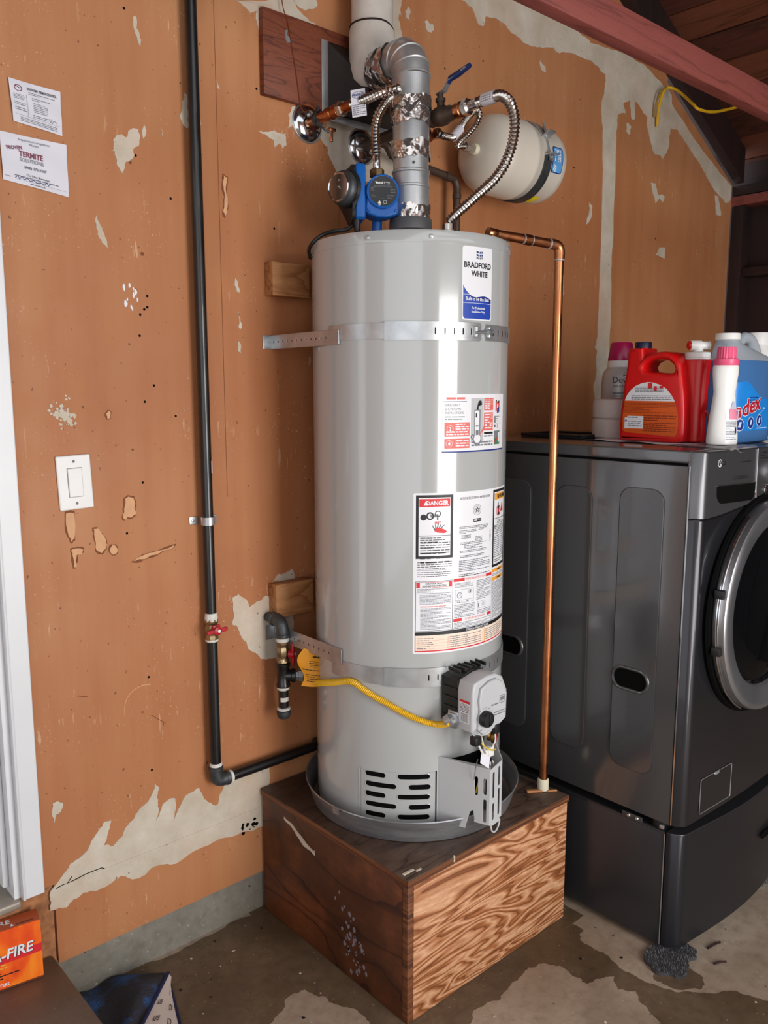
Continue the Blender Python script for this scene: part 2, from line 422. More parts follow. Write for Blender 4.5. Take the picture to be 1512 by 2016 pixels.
PLASTER=[[(1181,2415),(1216,2405),(1227,2397),(1247,2408),(1243,2391),(1250,2368),(1259,2349),(1283,2343),(1395,2372),(1462,2408),(1426,2429),(1396,2436),(1372,2448),(1359,2466)],[(1359,2468),(1375,2453),(1399,2450),(1426,2463),(1438,2478),(1433,2489)],[(1039,2171),(1032,2150),(1026,2121),(1030,2104),(1040,2092),(1048,2094),(1051,2165)],[(1071,2133),(1078,2123),(1081,2109),(1074,2095),(1067,2095)],[(1244,2126),(1294,2136),(1329,2136),(1331,2108),(1318,2096),(1309,2107),(1294,2094),(1292,2113),(1271,2119)],[(1353,2208),(1338,2182),(1337,2148),(1350,2159),(1364,2194),(1375,2209)],[(1465,2194),(1461,2176),(1433,2151),(1448,2139),(1467,2127),(1476,2097),(1488,2083),(1498,2067),(1547,2060),(1588,2051),(1632,2063),(1681,2059),(1761,2063),(1786,2127),(1781,2212),(1700,2208),(1572,2202)],[(1642,2549),(1745,2579),(1737,2533),(1729,2535),(1735,2503),(1743,2478),(1743,2454),(1642,2428)],[(1753,2549),(1765,2564),(1775,2551),(1769,2531),(1757,2531)],[(1832,2543),(1843,2549),(1853,2541),(1864,2545),(1871,2528),(1860,2519),(1845,2519),(1837,2529)],[(1980,2648),(2033,2638),(2069,2596),(2088,2598),(2097,2628),(2169,2634),(2218,2617),(2285,2601),(2365,2607),(2448,2626),(2465,2616),(2500,2625),(2615,2635),(2700,2630),(2759,2613),(2758,2573),(2740,2501),(2755,2425),(2765,2238),(2769,1981),(2769,1680),(2752,1632),(2769,1623),(2771,1536),(2754,1488),(2763,1410),(2774,1288),(2851,1285),(2832,1449),(2851,1586),(2848,1876),(2847,2083),(2843,2415),(2847,2493),(2898,2507),(2878,2537),(2925,2563),(2944,2496),(2962,2502),(2964,2564),(3005,2547),(3050,2527),(3058,2484),(3093,2428),(3122,2400),(3156,2403),(3177,2391),(3205,2419),(3222,2455),(3227,2522),(3275,2526),(3340,2491),(3461,2434),(3547,2379),(3664,2321),(3724,2299),(3765,2316),(3771,2378),(3579,2452),(3385,2533),(3230,2610),(3223,2643),(3182,2661),(3166,2661),(3039,2701),(2966,2707),(2868,2713),(2658,2695),(2620,2707),(2565,2717),(2468,2735),(2428,2752),(2383,2763)],[(3097,2290),(3132,2290),(3155,2252),(3206,2252),(3196,2229),(3167,2241),(3138,2217),(3120,2247)],[(3622,2321),(3655,2317),(3688,2242),(3641,2240)],[(2685,2156),(2705,2147),(2699,2101),(2671,2076),(2685,2117)],[(2375,2570),(2401,2557),(2407,2537),(2385,2540)],[(2907,2474),(2939,2471),(2935,2439),(2909,2447)],[(3157,2017),(3189,2052),(3233,2053),(3229,2008)],[(2576,2781),(2610,2777),(2654,2749),(2742,2756),(2776,2734),(2706,2726),(2619,2726)],[(856,2032),(863,2041),(878,2047),(887,2042),(893,2057),(906,2066),(918,2066),(921,2047),(917,2029),(903,2020),(905,2006),(892,1991),(884,1989),(875,1963),(868,1972),(861,1995),(859,2007),(853,2007)],[(931,2078),(938,2066),(933,2052),(928,2047),(926,2064)],[(921,2309),(923,2283),(930,2274),(932,2247),(924,2257),(919,2274),(915,2286)],[(809,1864),(815,1846),(824,1827),(831,1803),(832,1791),(818,1804),(810,1829)],[(975,2078),(980,2070),(977,2062)],[(1124,2218),(1131,2208),(1135,2200),(1128,2203)],[(1167,1758),(1172,1741),(1176,1721),(1169,1723)],[(1170,1676),(1177,1656),(1177,1630),(1171,1634)],[(1168,1602),(1177,1589),(1178,1568),(1169,1573)],[(1150,936),(1131,930),(1128,856),(1144,843),(1168,801),(1190,767),(1215,741),(1242,736),(1274,732),(1289,789),(1328,807),(1331,860),(1282,898),(1235,917),(1211,906),(1182,894),(1164,924)],[(1257,951),(1275,970),(1326,978),(1338,947),(1300,939)],[(633,520),(643,522),(657,514),(651,493),(639,486),(633,469),(630,498)],[(614,300),(641,329),(665,355),(712,380),(737,413),(754,430),(770,429),(762,403),(750,369),(769,359),(797,376),(826,408),(870,444),(890,486),(900,471),(895,426),(888,382),(912,424),(943,426),(933,363),(973,422),(1014,429),(1044,378),(1067,364),(1087,414),(1154,422),(1236,433),(1232,246),(1187,249),(1139,257),(1067,263),(945,245),(887,259),(837,246),(787,273),(720,259),(690,267),(650,248),(612,256)]]
PEEL=[[(765,1156),(775,1156),(784,1141),(793,1124),(792,1108),(781,1096),(769,1105),(766,1131)],[(845,1219),(853,1224),(866,1220),(870,1207),(867,1193),(870,1180),(858,1173),(848,1175),(843,1169),(838,1174),(841,1188)],[(801,1104),(807,1112),(814,1111),(820,1102),(817,1091),(808,1089),(802,1096)],[(710,1113),(722,1116),(738,1110),(735,1101),(722,1100),(720,1072),(714,1072),(712,1101)],[(703,1199),(721,1198),(719,1139),(712,1131),(706,1145)],[(808,1421),(814,1428),(820,1423),(818,1412),(811,1410)],[(866,1071),(909,1081),(968,1092),(964,1086),(925,1076),(888,1067),(858,1066)],[(1139,2001),(1149,1997),(1145,1960),(1149,1936),(1141,1904),(1135,1916),(1141,1953),(1136,1980)]]
EC_PTS= [(1.617, -0.264, 2.1352), (1.66, -0.2555, 2.1376), (1.6977, -0.249, 2.1436), (1.7336, -0.2409, 2.1729), (1.7547, -0.2396, 2.1982), (1.78, -0.2421, 2.2237), (1.7977, -0.2445, 2.232), (1.8122, -0.2374, 2.2222), (1.8126, -0.2243, 2.2013), (1.8061, -0.1984, 2.1789), (1.8014, -0.174, 2.1641), (1.8066, -0.1653, 2.1587), (1.8305, -0.1665, 2.1615)]
YG_PTS= [(1.3158, -0.0952, 0.672), (1.2963, -0.1717, 0.6992), (1.2339, -0.3077, 0.7529), (1.2505, -0.3355, 0.7591), (1.2575, -0.3547, 0.7573), (1.2641, -0.3741, 0.748), (1.2771, -0.403, 0.7332), (1.294, -0.4308, 0.7187), (1.3262, -0.4692, 0.693), (1.3517, -0.4964, 0.6774), (1.3726, -0.5245, 0.6712), (1.3788, -0.566, 0.6851)]
CORD_PTS= [(1.3704, -0.2245, 1.8804), (1.3508, -0.2205, 1.8676), (1.3193, -0.2057, 1.861), (1.2855, -0.2023, 1.8478), (1.2687, -0.1873, 1.8287), (1.2811, -0.158, 1.8167), (1.3078, -0.1283, 1.8056)]
STAIN=[[(1192,-616),(1806,-602),(1822,-598),(1803,-627),(1801,-681),(1763,-698),(1761,-749),(1754,-817),(1752,-855),(1752,-892),(1764,-941),(1798,-986),(1837,-1028),(1892,-1070),(1915,-1135),(1944,-1181),(1830,-1227),(1613,-1033),(1651,-997),(1679,-944),(1704,-902),(1677,-870),(1712,-835),(1672,-813),(1636,-805),(1633,-764),(1640,-720),(1617,-686),(1573,-670),(1517,-682),(1473,-686),(1432,-696),(1392,-682),(1348,-681),(1293,-706)],[(1177,-9),(1197,-620),(1143,-572),(1149,-513),(1141,-473),(1119,-402),(1096,-349),(1058,-342),(1014,-371),(945,-395),(751,-222),(757,-74),(742,41),(860,-1),(1007,-5)],[(1818,-889),(1881,-945),(1875,-990),(1831,-1006),(1784,-964),(1775,-913)],[(1677,-1110),(1784,-1082),(1892,-1145),(1946,-1227),(1849,-1264)]]
YG_PTS=[(1.2944, -0.0961, 0.679), (1.28, -0.1571, 0.6977), (1.2494, -0.2374, 0.7286), (1.2485, -0.2891, 0.7443), (1.2537, -0.3316, 0.7572), (1.259, -0.3529, 0.7565), (1.2656, -0.3724, 0.7471), (1.2785, -0.4013, 0.7324), (1.2954, -0.4293, 0.7179), (1.3276, -0.4677, 0.6921), (1.3517, -0.4964, 0.6774), (1.3726, -0.5245, 0.6712), (1.3788, -0.566, 0.6851)]
NAILS=[(0.9235, 1.6946), (0.9223, 1.6689), (0.9144, 1.6637), (0.9036, 1.6502), (0.9001, 1.6021), (0.9311, 1.4862), (0.9058, 1.4477), (0.9856, 1.4122), (0.8918, 1.2547), (0.8856, 0.7672), (0.8829, 0.5222), (0.9089, 2.0074), (0.9933, 1.9249), (0.8959, 2.3167), (1.9196, 2.4343), (2.0905, 2.4974), (2.4383, 1.806), (1.2879, 1.8924), (2.5851, 2.2607), (3.1509, 2.0802), (0.8461, 1.1357), (1.242, 2.2252), (2.4875, 2.2951)]
FLECKS=[(0.8802, 1.7157), (0.8887, 1.7094), (0.8933, 1.7017), (0.8892, 1.6934), (0.8817, 1.6675), (0.884, 1.663), (0.8725, 1.683), (0.8683, 1.6735), (0.8663, 1.71), (0.8976, 1.6847)]
SCRATCH=[(0.8177, 0.6834), (0.8186, 0.7027), (0.8263, 0.7268), (0.8429, 0.7422), (0.8646, 0.7499), (0.8889, 0.7479)]
MARKS=[[(0.7049, 0.7644), (0.7168, 0.7601), (0.73, 0.7554)], [(0.888, 0.6668), (0.9066, 0.6509), (0.9242, 0.6365)]]
# ================================================================ THE SETTING
XZ = lambda u, v, d: (u, d, v)
wall = obj('wall_back', MB().prism([(.625, .112), (3.778, .112), (3.778, 2.384), (3.19, 2.684), (3.19, 2.765), (1.9, 3.4), (-.6, 3.4), (-.6, 2.40), (.552, 2.40), (.552, .318), (.625, .318)], XZ, 0, .03), M['wall'], kind='structure', org=(0, 0, 0))
obj('concrete_footing', MB().box((-.6, .004, -.02), (3.9, .16, .119)), M['footing'], wall)
obj('board_strip', MB().box((-.6, .006, .117), (.622, .03, .316)), M['osb'], wall)
for i, P in enumerate(PLASTER):
    q = jag([(a / 1000, b / 1000) for a, b in P], .006, 3, i)
    obj('plaster_patch', MB().prism(q, XZ, .002, -.0014), M['plaster'], wall)
for i, P in enumerate(PEEL):
    q = [(a / 1000, b / 1000) for a, b in P]; cx = sum(a for a, b in q) / len(q); cz = sum(b for a, b in q) / len(q)
    e = [(cx + (a - cx) * 1.08 + math.copysign(.0016, a - cx), cz + (b - cz) * 1.06 + math.copysign(.0016, b - cz)) for a, b in q]
    mb = MB().prism(jag(e, .004, 2, i + 50), XZ, .002, -.0008, 1).prism(jag(q, .003, 2, i + 80), XZ, .002, -.0014, 0)
    obj('torn_paper_patch', mb, [M['peel'], M['peel_edge']], wall)
# dusty white scuff above the switch: flecks of dried compound
rn = random.Random(4); mb = MB()
for k in range(70):
    a, r = rn.uniform(0, 6.28), abs(rn.gauss(0, .024)); x, z = .712 + r * math.cos(a) * 1.1, 1.422 + r * math.sin(a); s = rn.uniform(.0015, .008) * max(.25, 1 - r * 16)
    mb.prism([(x + s * math.cos(t + rn.uniform(-.4, .4)) * rn.uniform(.6, 1.4), z + s * math.sin(t) * rn.uniform(.6, 1.4)) for t in (0, 1, 2, 3, 4, 5)], XZ, .001, -.0008 - .0012 * rn.random())
obj('dried_flecks', mb, M['plaster'], wall, kind='stuff')
# long ridge of the taped joint low on the wall and small cracks in it
obj('joint_ridge', MB().prism([(.64, .2985), (1.30, .2985), (1.30, .309), (.64, .309)], XZ, 0, -.0026), M['plaster'], wall)
mb = MB()
for pts in ([(.628, .307), (.645, .3095), (.655, .308), (.667, .322)], [(.655, .308), (.658, .304)], [(.655, .308), (.70, .314), (.74, .314), (.747, .309)]):
    mb.tube([(a, -.0016, b) for a, b in pts], .0011, 5)
obj('crack', mb, M['dark_void'], wall)
# mould spots by the stand
rn = random.Random(8); mb = MB()
for k in range(14):
    x, z, s = rn.gauss(1.165, .014), rn.gauss(.268, .014), rn.uniform(.002, .0065)
    if x < 1.195: mb.prism([(x + s * math.cos(t) * rn.uniform(.6, 1.3), z + s * math.sin(t) * rn.uniform(.6, 1.3)) for t in range(6)], XZ, 0, -.0016 - .0012 * rn.random())
obj('mould_spot', mb, M['dark_void'], wall, kind='stuff')
# faint sheet joint and pencil-like crack lines
obj('sheet_joint', MB().box((1.124, -.0004, 1.2), (1.1255, .001, 3.3)).box((1.505, -.0004, 1.9), (1.506, .001, 2.15)), M['peel_edge'], wall)
mb = MB()
for x, z in NAILS: mb.lathe([(.0032, 0), (.0028, .0004), (0, .0004)], (x, 0, z), (0, -1, 0), 9)
obj('nail_hole', mb, M['dark_void'], wall, kind='stuff')
rn = random.Random(12); mb = MB()
for x, z in FLECKS:
    s = rn.uniform(.003, .007); mb.prism([(x + s * .6 * math.cos(t) * rn.uniform(.5, 1.2), z + s * 1.4 * math.sin(t) * rn.uniform(.6, 1.3)) for t in range(6)], XZ, .001, -.0010 - .001 * rn.random())
obj('dried_flecks', mb, M['label_white'], wall, kind='stuff')
obj('scratch', MB().tube([(p.x, 0, p.y) for p in smooth([(a, b, 0) for a, b in SCRATCH], 5)], [.0006 + .0012 * i / 25 for i in range(26)], 6), M['peel'], wall)
for q in MARKS: obj('scratch', MB().tube([(a, 0, b) for a, b in q], .0009, 5), M['peel_edge'], wall)
obj('nail_dimple', MB().lathe([(.004, 0), (.0035, .0008), (0, .0009)], (.895, 0, 1.99), (0, -1, 0), 10).lathe([(.0045, 0), (.003, .001), (0, .001)], (.915, 0, 1.79), (0, -1, 0), 10).lathe([(.003, 0), (0, .001)], (.87, 0, 1.335), (0, -1, 0), 10), M['peel_edge'], wall)

floor = obj('floor', MB().box((-2.6, -5.2, -.06), (3.95, .15, 0)), M['floor'], kind='structure', org=(0, 0, 0))
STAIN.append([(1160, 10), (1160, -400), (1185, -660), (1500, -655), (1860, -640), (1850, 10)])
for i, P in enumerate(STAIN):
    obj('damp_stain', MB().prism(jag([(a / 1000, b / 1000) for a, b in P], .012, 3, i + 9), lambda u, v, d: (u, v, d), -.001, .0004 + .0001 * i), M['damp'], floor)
# small litter on the concrete
rn = random.Random(3); mb = MB(); mb2 = MB()
for k in range(46):
    x, y = rn.uniform(1.0, 2.5), rn.uniform(-1.35, -.62)
    if k % 3 == 0: x, y = rn.uniform(.75, 1.18), rn.uniform(-.5, -.03)
    if 1.17 < x < 1.85 and y > -.65 or x > 1.85 and y > -.93: continue
    s = rn.uniform(.0015, .004); a = rn.uniform(0, 3); q = mb if k % 2 else mb2
    q.prism([(x + s * rn.uniform(.5, 1.6) * math.cos(a + t), y + s * rn.uniform(.5, 1.6) * math.sin(a + t)) for t in (0, 1.3, 2.5, 4, 5.2)], lambda u, v, d: (u, v, d), 0, .0015)
obj('paint_chip', mb, M['plaster'], floor, kind='stuff'); obj('dark_chip', mb2, M['ink'], floor, kind='stuff')
for x, y, L, a in ((1.985, -.945, .05, .2), (1.94, -.985, .035, .5)):
    obj('twig', MB().tube([(x, y, .004), (x + L * .5 * math.cos(a), y - L * .5 * math.sin(a), .006), (x + L * math.cos(a), y - L * math.sin(a), .004)], .003, 6), M['darkwood'], floor)

# --- end wall on the right: open studs under a double plate, dark sheathing behind
wr = obj('wall_right', MB().box((3.88, -4.9, 0), (3.91, .15, 2.9)), M['darkwood'], kind='structure', org=(3.8, 0, 0))
obj('plate', MB().box((3.78, -4.9, 2.292), (3.88, .0, 2.333), .003), M['rafter'], wr)
obj('plate', MB().box((3.782, -4.9, 2.336), (3.88, .0, 2.378), .003), M['darkwood'], wr)
for y in (-.002, -.42, -.84, -1.26, -1.68, -2.10, -2.52): obj('stud', MB().box((3.782, y - .055, .0), (3.88, y, 2.29), .003), M['darkwood'], wr)
obj('fire_block', MB().box((3.80, -.366, 1.98), (3.88, -.058, 2.02), .003), M['darkwood'], wr)
# --- roof: sloping rafters, decking boards across them, one level ceiling joist
sl = .51; slope = lambda x: 2.383 + sl * (3.776 - x)
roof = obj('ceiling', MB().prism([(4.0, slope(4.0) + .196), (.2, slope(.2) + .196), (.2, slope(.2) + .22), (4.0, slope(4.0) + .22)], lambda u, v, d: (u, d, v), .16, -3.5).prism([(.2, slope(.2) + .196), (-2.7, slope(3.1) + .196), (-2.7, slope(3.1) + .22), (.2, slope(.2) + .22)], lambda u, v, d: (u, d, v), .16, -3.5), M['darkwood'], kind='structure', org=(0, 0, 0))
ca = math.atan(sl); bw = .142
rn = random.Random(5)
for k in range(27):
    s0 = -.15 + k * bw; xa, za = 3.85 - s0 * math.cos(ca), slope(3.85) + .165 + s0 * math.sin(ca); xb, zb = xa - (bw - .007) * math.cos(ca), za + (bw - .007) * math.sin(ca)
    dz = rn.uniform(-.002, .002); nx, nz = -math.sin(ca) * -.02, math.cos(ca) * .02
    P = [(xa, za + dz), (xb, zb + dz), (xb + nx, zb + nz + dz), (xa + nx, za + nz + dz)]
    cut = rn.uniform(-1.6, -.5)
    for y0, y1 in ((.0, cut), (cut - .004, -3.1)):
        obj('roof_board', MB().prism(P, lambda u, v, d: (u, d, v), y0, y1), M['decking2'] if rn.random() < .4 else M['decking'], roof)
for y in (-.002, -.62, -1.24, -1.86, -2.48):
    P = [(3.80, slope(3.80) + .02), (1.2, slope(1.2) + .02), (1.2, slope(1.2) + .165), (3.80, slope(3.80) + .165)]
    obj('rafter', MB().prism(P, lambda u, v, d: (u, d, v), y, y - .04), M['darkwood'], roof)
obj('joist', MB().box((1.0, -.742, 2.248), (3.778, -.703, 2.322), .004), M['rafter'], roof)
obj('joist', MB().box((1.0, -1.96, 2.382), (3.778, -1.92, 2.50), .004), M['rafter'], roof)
# --- rest of the garage behind the camera: side wall, front wall with the open door
wl = obj('wall_left', MB().box((-2.62, -1.6, 0), (-2.58, .0, 2.6)), M['wall'], kind='structure', org=(-2.6, 0, 0))
wf = obj('wall_front', MB().box((-.35, -3.48, 0), (.78, -3.42, 2.6)).box((2.06, -3.48, 0), (3.88, -3.42, 2.6)).box((.78, -3.48, 2.06), (2.06, -3.42, 2.6)), M['wall'], kind='structure', org=(0, -3.45, 0))
# --- door at the left edge of the picture
d = obj('door_1', MB().box((-.40, .085, .335), (.535, .125, 2.36), .003), M['white_paint'], kind='structure', org=(0, 0, .3))
obj('jamb', MB().box((.535, .0, .318), (.553, .15, 2.385)), M['white_paint'], d)
obj('door_stop', MB().box((.520, .030, .335), (.536, .07, 2.37), .006), M['white_paint'], d)
obj('threshold', MB().box((-.42, -.012, .296), (.548, .13, .318), .007, seg=3), mat('worn_metal_sill', '#a39a8e', .45, .4, .15, 12), d)
obj('sill_board', MB().box((-.42, .002, .22), (.548, .1, .296)), M['osb'], d)
t1 = obj('trim_1', MB().pillow([(.5535, .317), (.598, .317), (.598, 2.42), (.5535, 2.42)], lambda u, v, w: (u, -w, v), .017, .003), M['white_paint'], kind='structure', org=(.57, 0, .3))
obj('edge_bead', MB().box((.5490, -.020, .317), (.5545, .0, 2.42), .0015), M['white_paint'], t1)

# --- concrete step under the door
obj('step', MB().box((-.75, -1.35, 0), (.612, .002, .142), .006), M['step'], label='brown painted concrete step below the white door frame', cat='step')

# ================================================================ ON THE WALL
# --- light switch
sw = thing('light_switch', (.726, 0, 1.268), 'white rocker light switch in a wide cover plate on the brown wall', 'switch')
fn = plane((.726, 0, 1.268), (1, 0, .035), (-.035, 0, 1), (0, -1, 0))
obj('cover_plate', MB().pillow(rrect(-.0395, -.062, .0395, .062, .004), fn, .006, .003), M['white_plastic'], sw)
obj('rocker', MB().pillow(rrect(-.016, -.0325, .016, .0325, .002), lambda u, v, w: fn(u, v, w + .004 + .0016 * abs(v) / .03), .004, .001), M['white_plastic'], sw)
mb = MB()
frame(mb, fn, -.0172, -.0337, .0172, .0337, .0009, 0, .0062)
for v in (-.048, .048): disc(mb, fn, 0, v, .0032, 0, .0064)
obj('screw_and_seam', mb, M['ink_grey'], sw)
# --- two inspection notices
def sheet(name, c, label, fnmark, curl):
    a, b, cc, dd = [Vector((x, -.0015, z)) for x, z in c]     # tl tr br bl
    def fn(u, v, w=0):
        p = (dd * (1 - u) + cc * u) * (1 - v) + (a * (1 - u) + b * u) * v
        return p + Vector((0, -.0005 - w - curl * ((1 - u) ** 4) * (.4 + .6 * math.sin(v * 3)) - .002 * math.sin(v * 5 + u * 3) ** 2, 0))
    mb = MB().grid(fn, 14, 14)
    r = obj(name, mb, M['paper'], label=label, cat='notice', group=None)
    m2 = MB(); fnmark(m2, fn)
    obj('print', m2, [M['ink'], M['ink_grey'], M['ink_red'], M['ink_maroon'], M['ink_navy']], r)
    return r
def marks1(mb, fn):
    asp = 1.06
    f = lambda u, v, w=0: fn(u, v, w + .0012)
    disc(mb, f, .165, .81, .075, 3, .0003, 24, .062); poly(mb, f, [(.11, .86), (.115, .845), (.2, .80), (.2, .815)], 0)
    ink(mb, f, 'SOUTH BAY TERMITE CONTROL', .625, .825, .055, 0, sx=.50)
    lines(mb, f, .36, .72, .88, .79, 2, 1, 0, .35, 1)
    rect(mb, f, .315, .2, .32, .70, 0, 0)
    for v0, v1, n, s in ((.55, .68, 4, 2), (.42, .50, 2, 3), (.29, .38, 2, 4)): lines(mb, f, .06, v0, .29, v1, n, 1, 0, .35, s)
    lines(mb, f, .42, .60, .8, .68, 2, 1, 0, .35, 5); lines(mb, f, .44, .34, .72, .57, 6, 1, 0, .35, 6); lines(mb, f, .42, .22, .72, .30, 2, 1, 0, .35, 7)
    rect(mb, f, .05, .19, .97, .194, 0, 0); lines(mb, f, .15, .05, .9, .16, 3, 1, 0, .35, 8)
    mb.tube([f(x, z) for x, z in ((.74, .3), (.77, .22), (.79, .31), (.8, .21), (.84, .28), (.9, .24))], .0006, 4, True, 1)
def marks2(mb, fn):
    f = lambda u, v, w=0: fn(u, v, w + .0012)
    ink(mb, f, 'Inspection/Completion', .50, .885, .045, 1, sx=.8, bold=False); ink(mb, f, 'Notice', .50, .815, .045, 1, sx=.8, bold=False)
    ink(mb, f, 'PROVEN', .09, .655, .07, 3, 'l', sx=.62, rot=14); ink(mb, f, 'TERMITE', .26, .57, .105, 3, 'l', sx=.62)
    ink(mb, f, 'SOLUTIONS', .27, .47, .075, 1, 'l', sx=.62, bold=False)
    ink(mb, f, '(800) 273-7507', .5, .345, .05, 1, sx=.75)
    ink(mb, f, 'Do Not Remove', .53, .19, .045, 0, sx=.8, bold=False)
    lines(mb, f, .17, .14, .86, .175, 1, 1, 0, .5, 4); rect(mb, f, .17, .085, .97, .088, 1, 0); ink(mb, f, 'Date', .03, .09, .03, 1, 'l', bold=False)
    lines(mb, f, .4, .03, .64, .06, 1, 1, 0, .6, 9)
    mb.tube([f(x, z) for x, z in ((.18, .1), (.22, .16), (.24, .09), (.28, .16), (.31, .10), (.36, .15), (.4, .1), (.46, .14), (.5, .1), (.56, .13), (.62, .1), (.66, .17), (.68, .1), (.71, .15))], .0007, 4, True, 4)
sheet('paper_notice', [(.634, 2.111), (.741, 2.106), (.741, 2.017), (.640, 2.028)], 'white notice with a round red logo, upper of the two papers on the brown wall', marks1, .003)
sheet('paper_notice', [(.610, 2.003), (.748, 2.000), (.748, 1.892), (.612, 1.908)], 'larger white notice printed in maroon letters, lower of the two papers on the wall', marks2, .002)
# --- plywood backing board with a thin wire hanging over it
pb = thing('backing_board', (1.35, 0, 2.21), 'reddish plywood board fixed high on the wall beside the white vent', 'board')
obj('plywood', MB().box((1.252, -.0195, 2.212), (1.56, -.0005, 2.416), .001), M['board'], pb)
obj('hanger_plate', MB().prism([(1.318, 2.377), (1.326, 2.379), (1.323, 2.366), (1.331, 2.363), (1.333, 2.352), (1.325, 2.348), (1.318, 2.356)], XZ, -.0195, -.022), M['zinc'], pb)
obj('thin_wire', MB().tube(smooth([(1.30, -.012, 2.60), (1.308, -.012, 2.50), (1.315, -.018, 2.43), (1.325, -.021, 2.40), (1.340, -.021, 2.33), (1.352, -.021, 2.27), (1.365, -.022, 2.20), (1.385, -.03, 2.193)], 6), .0013, 6), M['wire_copper'], label='thin bare wire hanging in front of the plywood board', cat='wire')
# --- escutcheons and the wall stubs
def escutcheon(x, z, label):
    t = thing('pipe_escutcheon', (x, 0, z), label, 'escutcheon', )
    obj('dome', MB().lathe([(.047, 0), (.0475, .002), (.046, .004), (.040, .010), (.028, .014), (.016, .016)], (x, 0, z), (0, -1, 0), 36), M['chrome'], t)
    obj('rim', MB().lathe([(.0485, 0), (.0505, .0015), (.0485, .004), (.046, .003)], (x, 0, z), (0, -1, 0), 36), M['zinc'], t)
    return t
escutcheon(1.40, 2.174, 'round chrome wall cover plate under the plywood board corner')
escutcheon(1.589, 2.150, 'round chrome wall cover plate half hidden behind the left flexible tube')
def pipe(mb, a, b, r, n=16, mi=0): return mb.tube([a, b], r, n, True, mi)
# hot line: copper stub, fittings, braided-ribbed connector looping down to the pump
h = thing('flexible_water_connector', (1.40, -.03, 2.174), 'ribbed steel water tube curving from the left wall stub down to the blue pump', 'water tube')
obj('copper_stub', pipe(MB(), (1.40, -.012, 2.174), (1.40, -.085, 2.176), .0135), M['copper'], h)
obj('coupling', MB().lathe([(.0135, 0), (.0165, .002), (.0165, .022), (.0145, .024), (.0145, .034), (.0165, .036), (.0165, .05), (.0135, .052)], (1.40, -.085, 2.176), (0, -1, .02), 20), M['copper'], h)
obj('hex_nut', MB().lathe([(.0155, 0), (.0185, .002), (.0185, .014), (.0155, .017)], (1.40, -.137, 2.177), (0, -1, .02), 6), M['steel'], h)
obj('sleeve', pipe(MB(), (1.40, -.15, 2.177), (1.401, -.185, 2.178), .0125), M['copper'], h)
fl = [(1.401, -.185, 2.178), (1.405, -.235, 2.180), (1.418, -.285, 2.187), (1.446, -.300, 2.196), (1.463, -.270, 2.198), (1.462, -.235, 2.178), (1.453, -.219, 2.148), (1.450, -.216, 2.110), (1.452, -.218, 2.06)]
obj('ribbed_tube', corr(MB(), fl, .0122, .0085, .0035), M['steel'], h)
obj('lower_sleeve', MB().lathe([(.0085, 0), (.0095, .003), (.0095, .032), (.0085, .034)], (1.4522, -.2185, 2.027), (0, 0, 1), 16), M['chrome'], h)
fn = plane((1.402, -.209, 2.155), (.60, -.62, .12), (-.10, 0, 1), None)
mb = MB().grid(lambda a, b: fn(-.016 + .036 * a, -.012 + .062 * b, .006 + .004 * math.sin(b * 3)), 4, 6)
g2 = lambda u, v, w=0: fn(u, v, .0075 + w + .004 * math.sin((v + .012) / .062 * 3))
tag = obj('paper_tag', mb, M['paper'], h, label='white paper tag wrapped on the tube')
mb = MB(); ink(mb, g2, 'PROFLO', .002, .034, .0055, 0, shear=.15); disc(mb, lambda u, v, w=0: g2(u, v * .55 + .0165, w), .002, .0365, .0145, 0, .0002, 24, .0133); lines(mb, g2, -.014, -.009, .018, .016, 6, 1, 0, .4, 2)
obj('print', mb, [M['ink_navy'], M['ink_grey']], tag)
# grounding clamp on the hot stub
gc = thing('ground_clamp', (1.40, -.05, 2.16), 'small bronze grounding clamp with loose copper wires by the left wall cover plate', 'clamp')
obj('band', MB().lathe([(.0137, 0), (.0175, 0), (.0175, .012), (.0137, .012)], (1.40, -.040, 2.175), (0, -1, 0), 20), M['iron'], gc)
obj('screw', MB().tube([(1.40, -.046, 2.19), (1.402, -.046, 2.207)], .004, 8).box((1.393, -.052, 2.186), (1.407, -.040, 2.196), .001), M['iron'], gc)
for k, dx in enumerate((-.016, -.010, -.004)):
    obj('wire', MB().tube(smooth([(1.395, -.045, 2.195), (1.389 + dx * .4, -.04, 2.203), (1.380 + dx, -.032, 2.206 + k * .003)], 4), .0015, 6), M['wire_copper'], gc)
obj('bond_wire', MB().tube(smooth([(1.402, -.046, 2.185), (1.388, -.058, 2.17), (1.395, -.075, 2.145), (1.412, -.085, 2.135)], 6), .003, 8), M['iron'], gc)
obj('lug', MB().box((1.420, -.075, 2.118), (1.427, -.068, 2.150), .001).box((1.412, -.082, 2.142), (1.432, -.070, 2.150), .001), M['copper'], gc)
# cold line: pipe out of the wall, blue-lever ball valve, ribbed connector curving to the tank
Z = 2.160; X = 1.589
c = thing('cold_water_line', (X, -.05, Z), 'cold supply pipe from the wall with tee and copper fittings behind the flue', 'pipe')
obj('stub', pipe(MB(), (X, -.012, Z - .01), (X, -.225, Z), .0145), M['brown_pipe'], c)
obj('tee', MB().lathe([(.016, 0), (.019, .003), (.019, .05), (.016, .053)], (X, -.215, Z), (0, -1, 0), 20).lathe([(.0165, 0), (.0165, .028), (.0185, .030), (.0185, .04), (.012, .042)], (X, -.245, Z - .008), (.25, -.2, -1), 18), M['copper'], c)
bv = thing('ball_valve', (X, -.29, Z), 'bronze ball valve with a blue lever handle behind the flue pipe', 'valve')
obj('valve_body', MB().lathe([(.016, 0), (.021, .002), (.021, .014), (.019, .018), (.0235, .026), (.0245, .038), (.0235, .05), (.0195, .056), (.0195, .068), (.0165, .074), (.0165, .088)], (X, -.275, Z), (0, -1, .0), 24), M['brown_pipe'], bv)
